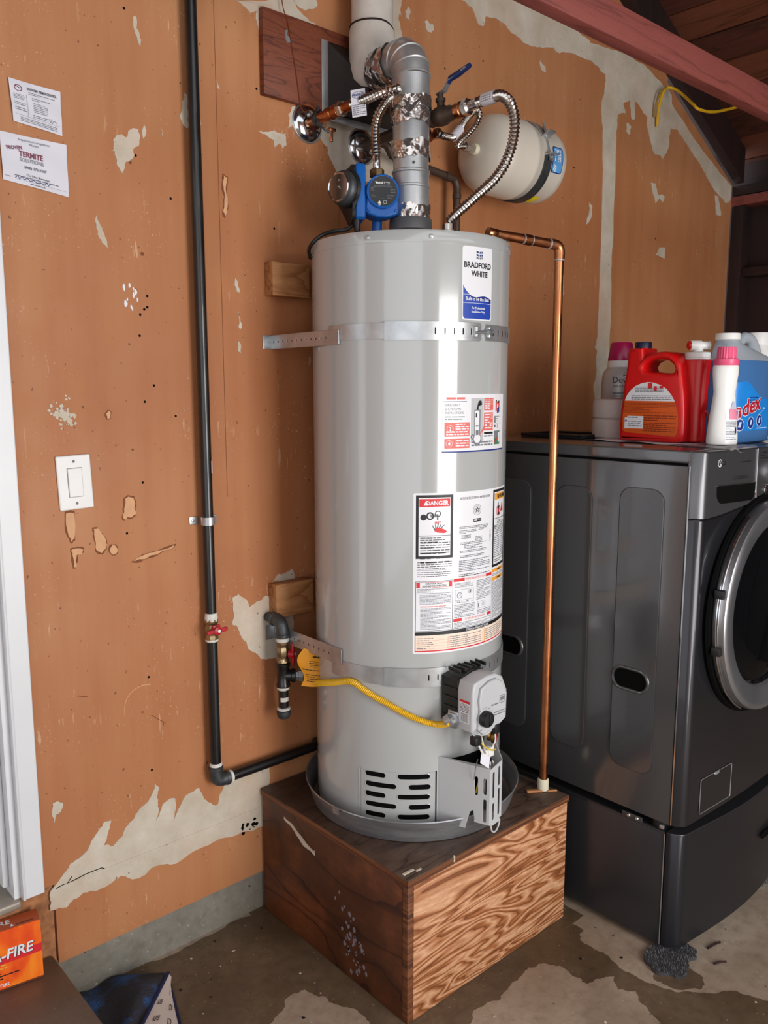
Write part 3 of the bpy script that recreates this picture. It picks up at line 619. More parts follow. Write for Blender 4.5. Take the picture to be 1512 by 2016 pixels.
obj('valve_stem', MB().lathe([(.010, 0), (.010, .022), (.013, .022), (.013, .03), (.008, .03), (.008, .042)], (X, -.31, Z + .012), (-.1, 0, 1), 12), M['brown_pipe'], bv)
lv = [(X - .004, -.300, Z + .052), (X - .004, -.326, Z + .056), (X - .003, -.342, Z + .077), (X - .003, -.40, Z + .091)]
mb = MB().sweep([[Vector(p) + Vector((sx * w, 0, sz * .0022)) for sx, sz in ((-1, -1), (1, -1), (1, 1), (-1, 1))] for p, w in zip(lv, (.006, .007, .007, .007))])
lever = obj('lever', mb, M['zinc'], bv)
mb = MB().tube([(X - .003, -.337, Z + .071), (X - .003, -.344, Z + .080), (X - .003, -.372, Z + .0845), (X - .003, -.41, Z + .094)], [.006, .0075, .008, .006], 10)
obj('grip', mb, M['blue_handle'], lever, label='blue vinyl grip')
cf = thing('flexible_water_connector', (X, -.40, Z), 'longest ribbed steel tube, arching from the blue-lever valve down to the heater top', 'water tube')
obj('adapter', MB().lathe([(.0165, 0), (.0185, .002), (.0185, .018), (.0155, .02), (.0155, .026)], (X, -.363, Z), (0, -1, .03), 20), M['copper'], cf)
obj('hex_nut', MB().lathe([(.016, 0), (.0205, .002), (.0205, .016), (.015, .02)], (X, -.389, Z + .001), (0, -1, .03), 6), M['steel'], cf)
obj('sleeve', pipe(MB(), (X, -.405, Z + .001), (X, -.435, Z + .003), .0125), M['chrome'], cf)
pts = [(X, -.435, Z + .003), (X, -.475, Z + .005), (X - .002, -.512, Z - .001), (X - .003, -.540, Z - .028), (X + .003, -.548, Z - .07), (X + .012, -.528, Z - .125), (X + .017, -.485, Z - .172), (X + .010, -.42, Z - .212), (X + .001, -.362, Z - .247), (X - .003, -.343, Z - .262)]
obj('ribbed_tube', corr(MB(), pts, .0132, .0085, .0036), M['steel'], cf)
obj('paper_tag', MB().lathe([(.0142, 0), (.0150, .002), (.0148, .036), (.0142, .038)], (X, -.452, Z + .0045), (0, -1, -.02), 20), M['paper'], cf, label='white printed paper tag')
mb = MB()
for k in range(5):
    for j in range(3): mb.box((X - .0153, -.457 - k * .0065, Z - .004 + j * .005), (X - .0149, -.461 - k * .0065, Z - .0025 + j * .005))
obj('tag_print', mb, M['ink_grey'], cf)
obj('end_fitting', MB().lathe([(.016, 0), (.0215, .002), (.0215, .014), (.016, .016), (.016, .03)], (X - .003, -.343, 1.862), (0, 0, 1), 24), M['steel'], cf)
obj('brass_union', MB().lathe([(.013, 0), (.017, .003), (.017, .022), (.014, .024)], (X - .003, -.343, 1.838), (0, 0, 1), 20), M['brass'], cf)
# small looped connector to the expansion tank
ec = thing('flexible_water_connector', (1.70, -.26, 2.13), 'short ribbed steel tube looped between the tee and the cream expansion tank', 'water tube')
ap = EC_PTS
obj('hex_nut', MB().lathe([(.011, 0), (.0145, .002), (.0145, .014), (.011, .016), (.0095, .018), (.0095, .038)], ap[0], Vector(ap[1]) - Vector(ap[0]), 6), M['steel'], ec)
obj('ribbed_tube', corr(MB(), ap, .0098, .007, .003, 12), M['steel'], ec)
q0, q1 = Vector(ap[2]), Vector(ap[3])
obj('paper_tag', MB().tube([q0, (q0 + q1) / 2, q1], .0118, 14), M['paper'], ec, label='crumpled white paper tag')
e0, e1 = Vector(ap[-1]), Vector((1.897, -.15, 2.168))
obj('end_nut', MB().lathe([(.0105, 0), (.0135, .001), (.0135, .018), (.011, .02), (.011, .03)], ap[-1], e1 - e0, 6), M['steel'], ec)
# brown pipe along the wall behind the flue
bp = thing('brown_water_pipe', (1.66, -.06, 2.11), 'dull brown pipe running behind the flue and down beside the heater', 'pipe')
mb = MB().tube(smooth([(1.589, -.06, 2.152), (1.625, -.06, 2.150), (1.640, -.06, 2.138), (1.648, -.06, 2.128), (1.672, -.06, 2.124), (1.885, -.06, 2.104), (1.905, -.06, 2.099), (1.915, -.06, 2.082), (1.915, -.06, 2.06)], 6), .0115, 14)
mb.tube([(1.915, -.06, 2.06), (1.913, -.06, 1.80)], .0115, 14)
obj('pipe', mb, M['brown_pipe'], bp)
for p, a in (((1.862, -.06, 2.106), (1, 0, -.1)), ((1.915, -.06, 2.063), (0, 0, -1)), ((1.682, -.06, 2.123), (1, 0, -.1))):
    obj('collar', MB().lathe([(.0115, 0), (.0135, .001), (.0135, .016), (.0115, .017)], p, a, 16), M['brown_pipe'], bp)
# --- expansion tank, lying along the wall
E = Vector((0, -.15, 2.166)); ER = .113
et = thing('expansion_tank', (2.06, -.15, 2.05), 'cream expansion tank strapped sideways to the wall at upper right of the flue', 'tank')
prof = [(.012, 1.898), (.045, 1.902), (.075, 1.911), (.095, 1.924), (.108, 1.942), (ER, 1.965), (ER, 2.04), (ER + .002, 2.043), (ER + .002, 2.055), (ER, 2.058), (ER, 2.165), (.108, 2.19), (.092, 2.21), (.06, 2.226), (.02, 2.232)]
obj('shell', MB().lathe(prof, E, (1, 0, 0), 48, xd=(0, -1, 0)), M['tank_paint'], et)
obj('inlet_nipple', MB().lathe([(.014, 0), (.016, .003), (.016, .014)], (1.884, -.15, 2.168), (1, 0, 0), 16), M['ivory'], et)
ea = lambda x, deg, w=0: Vector((x, E.y - (ER + w) * math.cos(R_(deg)), E.z + (ER + w) * math.sin(R_(deg))))
lab = lambda u, v, w=0: ea(2.115 + u, v / ER * 57.3, .0008 + w)
mb = MB(); rlabel(mb, lambda u, v, w=0: lab(v, -u, w), -.03, 0, .045, .05, .008, 0, 0)
rlabel(mb, lambda u, v, w=0: lab(v, -u, w), -.027, .003, .042, .047, .006, 1, .0003)
for k in range(3): poly(mb, lambda u, v, w=0: lab(v, -u, w), [(.02 + k * .006, .008), (.024 + k * .006, .008), (.030 + k * .006, .022), (.026 + k * .006, .022)], 2, .0006)
lines(mb, lambda u, v, w=0: lab(v, -u, w), -.022, .008, .012, .04, 4, 2, .0006, .5, 3)
obj('blue_label', mb, [M['ink_navy'], mat('sky_blue_ink', '#5aa0dc', .4), M['label_white']], et)
mb = MB().grid(lambda a, b: ea(2.10 + .042 * b, -66 - 20 * a, .0008), 6, 2)
obj('yellow_label', mb, mat('yellow_ink', '#e6d21e', .45), et)
es = thing('tank_strap', (2.08, -.15, 2.04), 'grey steel strap with bolt holding the cream expansion tank to the wall', 'strap')
def bandarc(a0, a1, x0, x1, w0, w1, n=24):
    return MB().sweep([[ea(x0, a0 + (a1 - a0) * i / n, w0), ea(x1, a0 + (a1 - a0) * i / n, w0), ea(x1, a0 + (a1 - a0) * i / n, w1), ea(x0, a0 + (a1 - a0) * i / n, w1)] for i in range(n + 1)])
obj('upper_band', bandarc(28, 175, 2.075, 2.108, .0012, .0045), M['zinc'], es)
obj('lower_band', bandarc(-175, -2, 2.075, 2.108, .0012, .0045), M['iron'], es)
for dg, nm in ((27, 'ear'), (-1, 'ear')):
    p = ea(2.0915, dg, .014); obj(nm, MB().box((-.0165, -.0018, -.016), (.0165, .0018, .016), .0006, M=Matrix.Translation(p) @ Matrix.Rotation(R_(90 - dg), 4, 'X')), M['zinc'], es)
obj('bolt', MB().tube([ea(2.0915, -8, .012), ea(2.0915, 46, .020)], .0036, 10), M['zinc'], es)
obj('nut', MB().lathe([(.007, 0), (.0085, .001), (.0085, .008), (.007, .009)], ea(2.0915, -4, .013), ea(2.0915, -8, .012) - ea(2.0915, 46, .02), 6), M['zinc'], es)
# --- white insulated vent and the sheet-metal hood behind the flue
VX, VY = 1.552, -.088
vp = thing('insulated_vent_pipe', (VX, VY, 2.2), 'white wrapped vent pipe rising along the wall from the flue elbow', 'vent pipe')
nn = 40
def wrap(z0, z1, r, rb=.0012): return MB().sweep([[(VX + (r + rb * (k % 2)) * math.cos(2 * math.pi * k / nn), VY + (r + rb * (k % 2)) * math.sin(2 * math.pi * k / nn), z) for k in range(nn)] for z in (z0, z1)])
wm = mat('vent_wrap', '#cfc9c0', .85, 0, .12, 18, .5, 45)
obj('wrapped_pipe', wrap(2.42, 3.05, .054), wm, vp)
obj('wrapped_elbow', MB().lathe([(.015, 2.262), (.04, 2.270), (.055, 2.288), (.0615, 2.315), (.0615, 2.405), (.058, 2.424), (.052, 2.428)], (VX, VY, 0), (0, 0, 1), 40), wm, vp)
obj('wrap_seam', MB().tube([(VX + .0585 * math.cos(R_(a)), VY + .0585 * math.sin(R_(a)), 2.424 - .02 * max(0, math.cos(R_(a - 330))) ** 3) for a in range(0, 360, 12)], .0026, 6, close=True), M['darkwood'], vp)
hd = thing('sheet_metal_hood', (1.55, -.02, 2.19), 'dark sheet-metal hood between the plywood board and the vent elbow', 'hood')
b0, b1, b2, b3 = (1.452, 2.205), (1.685, 2.205), (1.685, 2.385), (1.452, 2.385)
mb = MB(); yb, yt = -.0225, -.105
t0, t1_, t2, t3 = (1.525, 2.215), (1.60, 2.215), (1.60, 2.275), (1.525, 2.275)
base = [(a, yb, b) for a, b in (b0, b1, b2, b3)]; top = [(a, yt, b) for a, b in (t0, t1_, t2, t3)]
mb.add(base + top, [(0, 1, 5, 4), (1, 2, 6, 5), (2, 3, 7, 6), (3, 0, 4, 7), (4, 5, 6, 7), (3, 2, 1, 0)])
obj('sloping_faces', mb, M['dark_metal'], hd)
obj('left_flange', MB().box((1.432, -.0235, 2.200), (1.454, -.0200, 2.386), .0006), M['galv'], hd)
obj('bottom_flange', MB().box((1.454, -.0235, 2.188), (1.70, -.0200, 2.206), .0006), M['galv'], hd)
# --- black gas pipe down the left of the heater
GX, GY, GR = 1.050, -.028, .0142
gp = thing('gas_pipe', (GX, GY, .45), 'long black gas pipe down the wall, turning right behind the wooden stand', 'pipe')
obj('riser', pipe(MB(), (GX - .004, GY, 2.75), (GX, GY, .885), GR, 20), M['black_pipe'], gp)
obj('lower_riser', pipe(MB(), (GX, GY, .850), (GX, GY, .482), GR, 20), M['black_pipe'], gp)
obj('branch_pipe', MB().tube([(GX + .03, GY, .447), (1.37, GY, .448)] + smooth([(1.37, GY, .448), (1.385, GY + .003, .448), (1.394, GY + .008, .448), (1.395, GY + .015, .448), (1.395, -.006, .448)], 5)[1:], GR, 20), M['black_pipe'], gp)
ck = thing('pipe_clamp', (GX, 0, 1.148), 'zinc pipe strap holding the black gas pipe to the wall', 'clamp')
obj('saddle', MB().sweep([[(GX + (GR + .002) * 1.0 * math.cos(R_(a)), GY - (GR + .0005) * math.sin(R_(a)), z) if o == 0 else (GX + (GR + .004) * math.cos(R_(a)), GY - (GR + .0035) * math.sin(R_(a)), z) for o, z in ((0, 1.138), (0, 1.158), (1, 1.158), (1, 1.138))] for a in range(-60, 241, 15)]), M['zinc'], ck)
for s in (-1, 1):
    x0 = GX + s * .015
    obj('ear', MB().box((min(x0, x0 + s * .024), -.004, 1.138), (max(x0, x0 + s * .024), -.001, 1.158), .001), M['zinc'], ck)
    obj('screw', MB().lathe([(.0042, 0), (.0042, .0015), (.002, .0025)], (GX + s * .030, -.004, 1.148), (0, -1, 0), 6), M['zinc'], ck)
gv = obj('valve_body', MB().lathe([(GR, 0), (.0175, .002), (.0175, .012), (.015, .016), (.0185, .024), (.0185, .036), (.015, .042), (.0175, .046), (.0175, .056), (GR, .058)], (GX, GY, .836), (0, 0, 1), 8), M['nickel_brass'], gp)
obj('sealant', MB().lathe([(.0150, 0), (.0166, .003), (.0172, .010), (.016, .02), (.0150, .024)], (GX, GY, .884), (0, 0, 1), 18), M['dope'], gp)
obj('sealant', MB().lathe([(.0150, 0), (.0172, .002), (.0172, .006), (.0150, .008)], (GX, GY, .832), (0, 0, 1), 18), M['dope'], gp)
fn = plane((GX, GY - .026, .866), (1, 0, .03), (0, 0, 1), (0, -1, 0))
vh = obj('valve_handle', MB().pillow(rrect(-.030, -.0055, .030, .0055, .004).copy(), fn, .006, .002).lathe([(.011, -.002), (.011, .007), (.007, .009)], (GX, GY - .026, .866), (0, -1, 0), 18).box((GX - .010, GY - .026, .866), (GX + .012, GY - .018, .880), .002), M['red_handle'], gp, label='red turn handle, closed')
obj('handle_nut', MB().lathe([(.0045, 0), (.0045, .004), (.002, .005)], (GX + .001, GY - .0345, .867), (0, -1, 0), 6), M['white_plastic'], vh)
el = MB().tube(smooth([(GX, GY, .490), (GX, GY, .470), (GX + .004, GY, .454), (GX + .016, GY, .447), (GX + .036, GY, .447)], 6), .0175, 18)
el.lathe([(.0175, 0), (.0195, .002), (.0195, .010), (.0175, .012)], (GX, GY, .478), (0, 0, 1), 18).lathe([(.0175, 0), (.0195, .002), (.0195, .010), (.0175, .012)], (GX + .026, GY, .447), (1, 0, 0), 18)
obj('elbow', el, M['iron'], gp)
obj('sealant', MB().lathe([(.0150, 0), (.017, .002), (.0165, .008), (.0150, .01)], (GX, GY, .490), (0, 0, 1), 18), M['dope'], gp)
obj('sealant', MB().lathe([(.0150, 0), (.0175, .002), (.0175, .008), (.0150, .01)], (GX + .038, GY, .447), (1, 0, 0), 18), M['dope'], gp)
obj('pipe_sticker', MB().lathe([(GR + .0005, 1.268), (GR + .0005, 1.300)], (GX, GY, 0), (0, 0, 1), 8, a0=-62, a1=-12, cap=False), M['paper'], gp)
# --- gas drop with shutoff beside the heater
DX, DY = 1.241, -.070
gd = thing('gas_shutoff_assembly', (DX, DY, .59), 'short gas drop with red-handled shutoff, tee and capped drip leg', 'gas pipe')
obj('wall_nipple', pipe(MB(), (DX, -.0, .857), (DX, -.055, .857), .0135), M['black_pipe'], gd)
mb = MB().tube(smooth([(DX, -.030, .857), (DX, -.048, .857), (DX, -.064, .850), (DX, DY, .836), (DX, DY, .818)], 6), .0172, 18)
mb.lathe([(.0172, 0), (.0192, .002), (.0192, .010), (.0172, .012)], (DX, -.028, .857), (0, -1, 0), 18).lathe([(.0172, 0), (.0192, .002), (.0192, .010), (.0172, .012)], (DX, DY, .812), (0, 0, 1), 18)
obj('elbow', mb, M['iron'], gd)
obj('sealant', MB().lathe([(.0140, 0), (.0178, .003), (.017, .012), (.0140, .014)], (DX, DY, .800), (0, 0, 1), 18), M['dope'], gd)
obj('sealant', MB().lathe([(.0140, 0), (.0172, .003), (.0172, .009), (.0140, .011)], (DX, DY, .665), (0, 0, 1), 18), M['dope'], gd)
obj('sealant', MB().lathe([(.0140, 0), (.0185, .002), (.0185, .007), (.0140, .009)], (DX, DY, .607), (0, 0, 1), 18), M['dope'], gd)
obj('valve_body', MB().lathe([(.015, 0), (.0175, .002), (.0175, .012), (.0145, .016), (.0175, .024), (.0175, .040), (.0145, .046), (.0175, .050), (.0175, .058), (.015, .060)], (DX, DY, .742), (0, 0, 1), 8), M['nickel_brass'], gd)
fn = plane((DX + .024, DY - .010, .770), (0, 0, 1), (-.35, .93, 0), (.93, .35, 0))
fn = plane((DX + .016, DY - .020, .768), (0, 0, 1), (-.75, -.65, 0), (.65, -.75, 0))
vh = obj('valve_handle', MB().pillow(rrect(-.032, -.0065, .032, .0065, .004), fn, .007, .002).lathe([(.012, -.008), (.012, .007), (.007, .009)], (DX + .016, DY - .020, .768), (.65, -.75, 0), 18), M['red_handle'], gd, label='red turn handle, open')
obj('handle_nut', MB().lathe([(.0045, 0), (.0045, .0035), (.002, .0045)], Vector((DX + .016, DY - .020, .768)) + Vector((.65, -.75, 0)) * .009, (.65, -.75, 0), 6), M['zinc'], vh)
TD = Vector((.80, -.60, 0))
mb = MB().lathe([(.0165, 0), (.0195, .002), (.0195, .010), (.0175, .014), (.0175, .056), (.0195, .060), (.0195, .068), (.0165, .070)], (DX, DY, .673), (0, 0, 1), 18)
mb.lathe([(.0165, 0), (.0165, .022), (.0195, .024), (.0195, .033), (.015, .035)], (DX, DY, .705), TD, 18)
obj('tee', mb, M['black_pipe'], gd)
obj('flare_adapter', MB().lathe([(.013, 0), (.013, .008), (.0165, .010), (.0165, .022), (.011, .024), (.011, .034)], Vector((DX, DY, .705)) + TD * .033, TD, 6), M['zinc'], gd)
obj('drip_leg', pipe(MB(), (DX, DY, .672), (DX, DY, .605), .0138, 18), M['black_pipe'], gd)
obj('leg_smear', MB().lathe([(.0141, 0), (.0141, .012)], (DX, DY, .634), (0, 0, 1), 14, a0=200, a1=310, cap=False), M['dope'], gd)
obj('cap', MB().lathe([(.008, 0), (.0155, .002), (.0175, .006), (.0195, .014), (.0195, .022), (.015, .024)], (DX, DY, .584), (0, 0, 1), 20), M['iron'], gd)
# --- seam of white caulk in the upper corner and the loose yellow cable at the eave
yc = thing('yellow_cable', (3.1, -.03, 2.5), 'loose yellow cable hanging out of the wall corner under the roof', 'cable')
obj('cable', MB().tube(smooth([(3.083, -.012, 2.53), (3.082, -.02, 2.585), (3.105, -.03, 2.632), (3.15, -.04, 2.645), (3.17, -.06, 2.632)], 6), .0042, 8), mat('dirty_yellow_cable', '#9a7b3a', .5), yc)
obj('cable_tail', MB().tube(smooth([(3.105, -.012, 2.50), (3.10, -.02, 2.57), (3.12, -.03, 2.636), (3.15, -.05, 2.640), (3.14, -.10, 2.600), (3.09, -.17, 2.540), (3.10, -.19, 2.520), (3.20, -.20, 2.53), (3.40, -.20, 2.592)], 6), .0055, 8), M['yellow'], yc)
# --- two lumber blocks behind the tank
BLK = [((1.254, -.038, 1.718), (1.372, -.0005, 1.803), 'pale lumber block on the wall behind the heater, the upper one'), ((1.246, -.038, .858), (1.372, -.0005, .950), 'lumber block on the wall above the gas shutoff, the lower one')]
for a, b, l in BLK: obj('lumber_block', MB().box(a, b, .002), M['stud'], label=l, cat='wood block')
# ================================================================ THE HEATER AND WHAT CARRIES IT
# --- wooden stand
BX0, BX1, BY0, BZ = 1.205, 1.812, -.605, .368
st = thing('wooden_stand', (1.51, -.3, 0), 'square plywood stand under the water heater, water-stained dark on top', 'stand')
obj('top_board', MB().box((BX0 - .002, BY0 - .002, BZ - .019), (BX1 + .002, -.006, BZ), .0015), [M['ply_top']], st)
obj('top_edge', MB().box((BX0 - .0035, BY0 - .0035, BZ - .018), (BX1 + .003, BY0 - .0015, BZ - .0015)).box((BX0 - .0035, BY0 - .003, BZ - .018), (BX0 - .0018, -.007, BZ - .0015)), M['ply_edge'], st)
obj('front_panel', MB().box((BX0 + .019, BY0, .002), (BX1, BY0 + .018, BZ - .0195), .001), M['ply_front'], st)
obj('side_panel', MB().box((BX0, BY0 + .0185, .002), (BX0 + .018, -.008, BZ - .0195), .001), M['ply_side'], st)
obj('corner_edge', MB().box((BX0, BY0, .002), (BX0 + .0185, BY0 + .018, BZ - .0195), .001), M['ply_edge'], st)
obj('side_panel', MB().box((BX1 - .018, BY0 + .0185, .002), (BX1, -.008, BZ - .0195), .001), M['ply_side'], st)
YZ = lambda x0: (lambda u, v, d: (x0 - d, u, v))
obj('paint_streak', MB().prism(jag([(-.115, .325), (-.155, .318), (-.20, .298), (-.245, .283), (-.252, .2865), (-.252, .272), (-.225, .276), (-.19, .285), (-.165, .302), (-.115, .318)], .003, 2, 5), YZ(BX0), 0, .0012), M['plaster'], st)
rn = random.Random(21); mb = MB()
for k in range(46):
    u, v, s = -.405 + rn.gauss(0, .028), .105 + rn.gauss(0, .055), rn.uniform(.0015, .007)
    if v < .012: continue
    u -= (.105 - v) * .25
    mb.prism([(u + s * math.cos(t) * rn.uniform(.5, 1.2), v + s * math.sin(t) * rn.uniform(.7, 1.5)) for t in range(6)], YZ(BX0), 0, .0008)
obj('grey_paint_spots', mb, mat('grey_paint_spot', '#7f7a82', .7, 0, .15, 40), st, kind='stuff')
obj('splinter', MB().box((1.352, BY0 - .005, BZ - .012), (1.356, BY0 - .001, BZ + .004)).box((1.212, BY0 + .02, BZ - .0005), (1.245, BY0 + .028, BZ + .0022), .001).box((1.245, BY0 + .012, BZ - .0005), (1.262, BY0 + .018, BZ + .0018), .0008), M['plaster'], st)
# --- drain pan
PC = (1.512, -.2955)
dp = thing('drain_pan', (PC[0], PC[1], BZ), 'round aluminium drain pan under the water heater', 'pan')
prof = [(0.002, .0008), (.274, .0008), (.279, .003), (.297, .060), (.2995, .0625), (.3015, .060), (.2995, .0575), (.2985, .058), (.2815, .002), (.276, .0), (.002, .0)]
obj('pan_body', MB().lathe([(r * .977, h + BZ + .0003) for r, h in prof], (PC[0], PC[1], 0), n=96, cap=False), M['pan'], dp)
a = R_(183); obj('rim_lap', MB().lathe([(.3025, .050), (.3030, .0635), (.2955, .0640), (.2950, .050)], (PC[0], PC[1], BZ), n=2, a0=185, a1=189), M['pan'], dp)
# --- the water heater
TX, TY, TR = 1.5105, -.2828, .2519
Tz0, Tz1 = BZ + .012, 1.835
def cy(deg, z, w=0): return Vector((TX + (TR + w) * math.cos(R_(deg)), TY + (TR + w) * math.sin(R_(deg)), z))
def cmap(deg0, z0): return lambda u, v, w=0: cy(deg0 + u / TR * 57.29578, z0 + v, w)
wh = thing('water_heater', (TX, TY, Tz0), 'tall pale grey cylindrical gas water heater on the wooden stand', 'water heater')
def cyl_wall(a0, a1, z0, z1, w0, w1, n=24):
    return MB().sweep([[cy(a0 + (a1 - a0) * i / n, z0, w0), cy(a0 + (a1 - a0) * i / n, z1, w0), cy(a0 + (a1 - a0) * i / n, z1, w1), cy(a0 + (a1 - a0) * i / n, z0, w1)] for i in range(n + 1)])
obj('jacket', MB().lathe([(TR - .004, Tz0), (TR, Tz0 + .001), (TR, 1.807)], (TX, TY, 0), n=160), M['enamel'], wh)
cap = obj('top_cap', MB().lathe([(TR + .0012, 1.806), (TR + .0016, 1.8065), (TR + .0016, 1.829), (TR - .0008, 1.8338), (TR - .006, 1.835), (.05, 1.836)], (TX, TY, 0), n=160), M['enamel'], wh)
for dg in (204, 237, 297, 350):
    p = cy(dg, 1.819, .0016); nrm = cy(dg, 1.819, 1) - cy(dg, 1.819, 0)
    obj('screw', MB().lathe([(.0052, 0), (.0052, .0022), (.0032, .0032), (0, .0034)], p, nrm, 6), M['zinc'], cap)
# flue collar (draft hood) with the cone under the vent
obj('draft_hood', MB().lathe([(.100, 1.837), (.098, 1.844), (.066, 1.868), (.055, 1.874), (.0535, 1.90), (.052, 1.902)], (TX, TY, 0), n=40), mat('dull_grey_hood', '#6d6e70', .5, .5, .1), wh)
for k in range(3):
    a = R_(200 + k * 60); obj('hood_leg', MB().box((-.006, -.001, 0), (.006, .001, .02), M=Matrix.Translation((TX + .09 * math.cos(a), TY + .09 * math.sin(a), 1.834)) @ Matrix.Rotation(a + 1.57, 4, 'Z')), M['zinc'], wh)
obj('outlet_nipple', MB().lathe([(.0125, 0), (.0125, .012)], (1.453, -.222, 1.833), n=16), M['zinc'], wh)
# --- labels
LM = [M['label_white'], M['ink'], M['ink_grey'], M['ink_red'], M['ink_navy'], M['ink_blue'], M['ink_salmon'], M['ink_amber'], M['ink_peach'], M['enamel_matte'], M['ink_green'], M['red_plastic']]
def label(name, mb, text=None): return obj(name, mb, LM, wh, label=text, sharp=80)
f = cmap(254.6, 1.637); Wd, Hd = .0945, .166; mb = MB()
rlabel(mb, f, 0, 0, Wd, Hd, .006, 0, .0003)
us = [i / 30 for i in range(31)]; wave = lambda t: .079 - .030 * t ** .6 + .012 * math.sin(t * 3.14159) * (-.5) + .006 * math.sin(t * 6.28) * -1
cr = lambda t: .006 - math.sqrt(max(0, .006 ** 2 - max(0, .006 - min(t, 1 - t) * (Wd - .006)) ** 2))
mb.add([q for t in us for q in (f(.003 + (Wd - .006) * t, .003 + cr(t), .0006), f(.003 + (Wd - .006) * t, wave(t), .0006))], [(2 * i, 2 * i + 2, 2 * i + 3, 2 * i + 1) for i in range(30)], 5)
mb.add([q for t in us for q in (f(.003 + (Wd - .006) * t, wave(t) - .012 * t, .0008), f(.003 + (Wd - .006) * t, wave(t), .0008))], [(2 * i, 2 * i + 2, 2 * i + 3, 2 * i + 1) for i in range(30)], 4)
ink(mb, f, 'BRADFORD', .047, .1185, .0125, 1, w=.001, sx=.92, shear=.0); ink(mb, f, 'WHITE', .051, .0995, .0125, 1, w=.001, sx=.92, shear=0)
for r_ in range(3):
    for k in range(4):
        u = .040 + k * .0052 + .001 * r_ * 0; v = .1395 + r_ * .0064 - .0012 * k + .0004 * k * k
        poly(mb, f, [(u, v), (u + (.0042 if k == 0 else .0034), v - .0008), (u + (.0042 if k == 0 else .0034), v + .0035), (u, v + .0044)], 4 if r_ else 2, .001)
for v in (.0385, .0575): rect(mb, f, .003, v, Wd - .003, v + .0008, 0, .001)
ink(mb, f, 'Built to be the Best', Wd / 2, .0445, .0082, 0, w=.001, sx=.80)
ink(mb, f, 'For Professional', Wd / 2 + .001, .0255, .0052, 0, w=.001, sx=.85); ink(mb, f, 'Installation Only', Wd / 2 + .001, .017, .0052, 0, w=.001, sx=.85)
label('brand_label', mb, 'white and blue maker label')
# emergency shutdown card
f = cmap(243.9, 1.329); Wd, Hd = .2165, .137; mb = MB()
rlabel(mb, f, 0, 0, Wd, Hd, .002, 0, .0004)
rect(mb, f, 0, .0, Wd, .0035, 4, .0007)
lines(mb, f, .010, .1225, .062, .131, 1, 6, .0007, .6, 1)
rect(mb, f, .003, .1185, .065, .1202, 4, .0007)
for i, s in enumerate(('EMERGENCY', 'SHUTDOWN', 'INSTRUCTIONS')): ink(mb, f, s, .007, .1085 - i * .009, .0058, 2, 'l', .0007, .85, bold=False)
lines(mb, f, .007, .076, .060, .0875, 2, 2, .0007, .35, 5)
rect(mb, f, .006, .038, .074, .071, 6, .0007); rect(mb, f, .006, .010, .074, .033, 6, .0007)
for n_, u, v in (('2', .020, .056), ('4', .018, .0215)):
    disc(mb, f, u, v, .0085, 0, .001, 24, .0078); ink(mb, f, n_, u, v - .0042, .0085, 0, w=.001)
lines(mb, f, .034, .053, .071, .069, 3, 0, .001, .5, 6); lines(mb, f, .010, .040, .071, .052, 2, 0, .001, .5, 7); lines(mb, f, .035, .013, .071, .031, 3, 0, .001, .5, 8)
# small picture of a heater
rect(mb, f, .078, .022, .119, .128, 9, .0007)
rect(mb, f, .088, .030, .108, .100, 2, .0009); rect(mb, f, .090, .034, .104, .098, 0, .0011); rect(mb, f, .093, .040, .102, .052, 2, .0013); rect(mb, f, .092, .060, .102, .063, 2, .0013); rect(mb, f, .092, .082, .096, .092, 1, .0013)
poly(mb, f, [(.095, .10), (.101, .10), (.101, .108), (.113, .112), (.110, .122), (.102, .121), (.098, .112)], 1, .0011)
disc(mb, f, .098, .030, .0145, 2, .0008, 20); disc(mb, f, .098, .032, .011, 0, .001, 20); disc(mb, f, .083, .036, .006, 2, .001, 16, .003)
for a, b in (((.119, .098), (.158, .127)), ((.119, .050), (.158, .093))): rect(mb, f, a[0] + .002, a[1], b[0], b[1], 6, .0009)
poly(mb, f, [(.101, .036), (.122, .062), (.122, .052)], 6, .0012)
for n_, u, v in (('1', .151, .118), ('3', .151, .084)): disc(mb, f, u, v, .0065, 0, .0012, 20, .0058); ink(mb, f, n_, u, v - .0035, .007, 0, w=.0012)
lines(mb, f, .124, .100, .143, .125, 6, 0, .0012, .5, 9); lines(mb, f, .124, .053, .143, .091, 6, 0, .0012, .5, 10); lines(mb, f, .143, .053, .156, .07, 3, 0, .0012, .5, 11)
rect(mb, f, .122, .041, .158, .046, 1, .0008); lines(mb, f, .122, .0335, .158, .039, 1, 2, .0008, .6, 12); lines(mb, f, .080, .012, .158, .026, 2, 2, .0008, .55, 13)
for i, (u, v, c) in enumerate(((.173, .112, 3), (.181, .108, 4), (.187, .110, 4))):
    disc(mb, f, u, v + .008, .003, 1, .0009, 12); rect(mb, f, u - .003, v - .004, u + .003, v + .006, 0 if i == 1 else 3, .0009); rect(mb, f, u - .003, v - .018, u + .0028, v - .004, c, .0009)
rect(mb, f, .166, .066, .170, .084, 1, .0008); lines(mb, f, .174, .064, .192, .086, 4, 2, .0008, .3, 14); disc(mb, f, .168, .059, .003, 1, .0008, 12); rect(mb, f, .180, .054, .1825, .064, 3, .0008)
rect(mb, f, .164, .014, .194, .048, 10, .0008); rect(mb, f, .164, .030, .186, .048, 2, .001); rect(mb, f, .184, .020, .192, .044, 0, .0012); poly(mb, f, [(.165, .022), (.184, .034), (.184, .030), (.165, .018)], 3, .0014)
label('shutdown_card', mb, 'white card with salmon numbered boxes and a small picture')
# the large rating and warning label
A0 = 228.6; f = cmap(A0, .842); Wd, Hd = .318, .393; mb = MB()
rlabel(mb, f, 0, 0, Wd, Hd, .003, 0, .0003, 36)
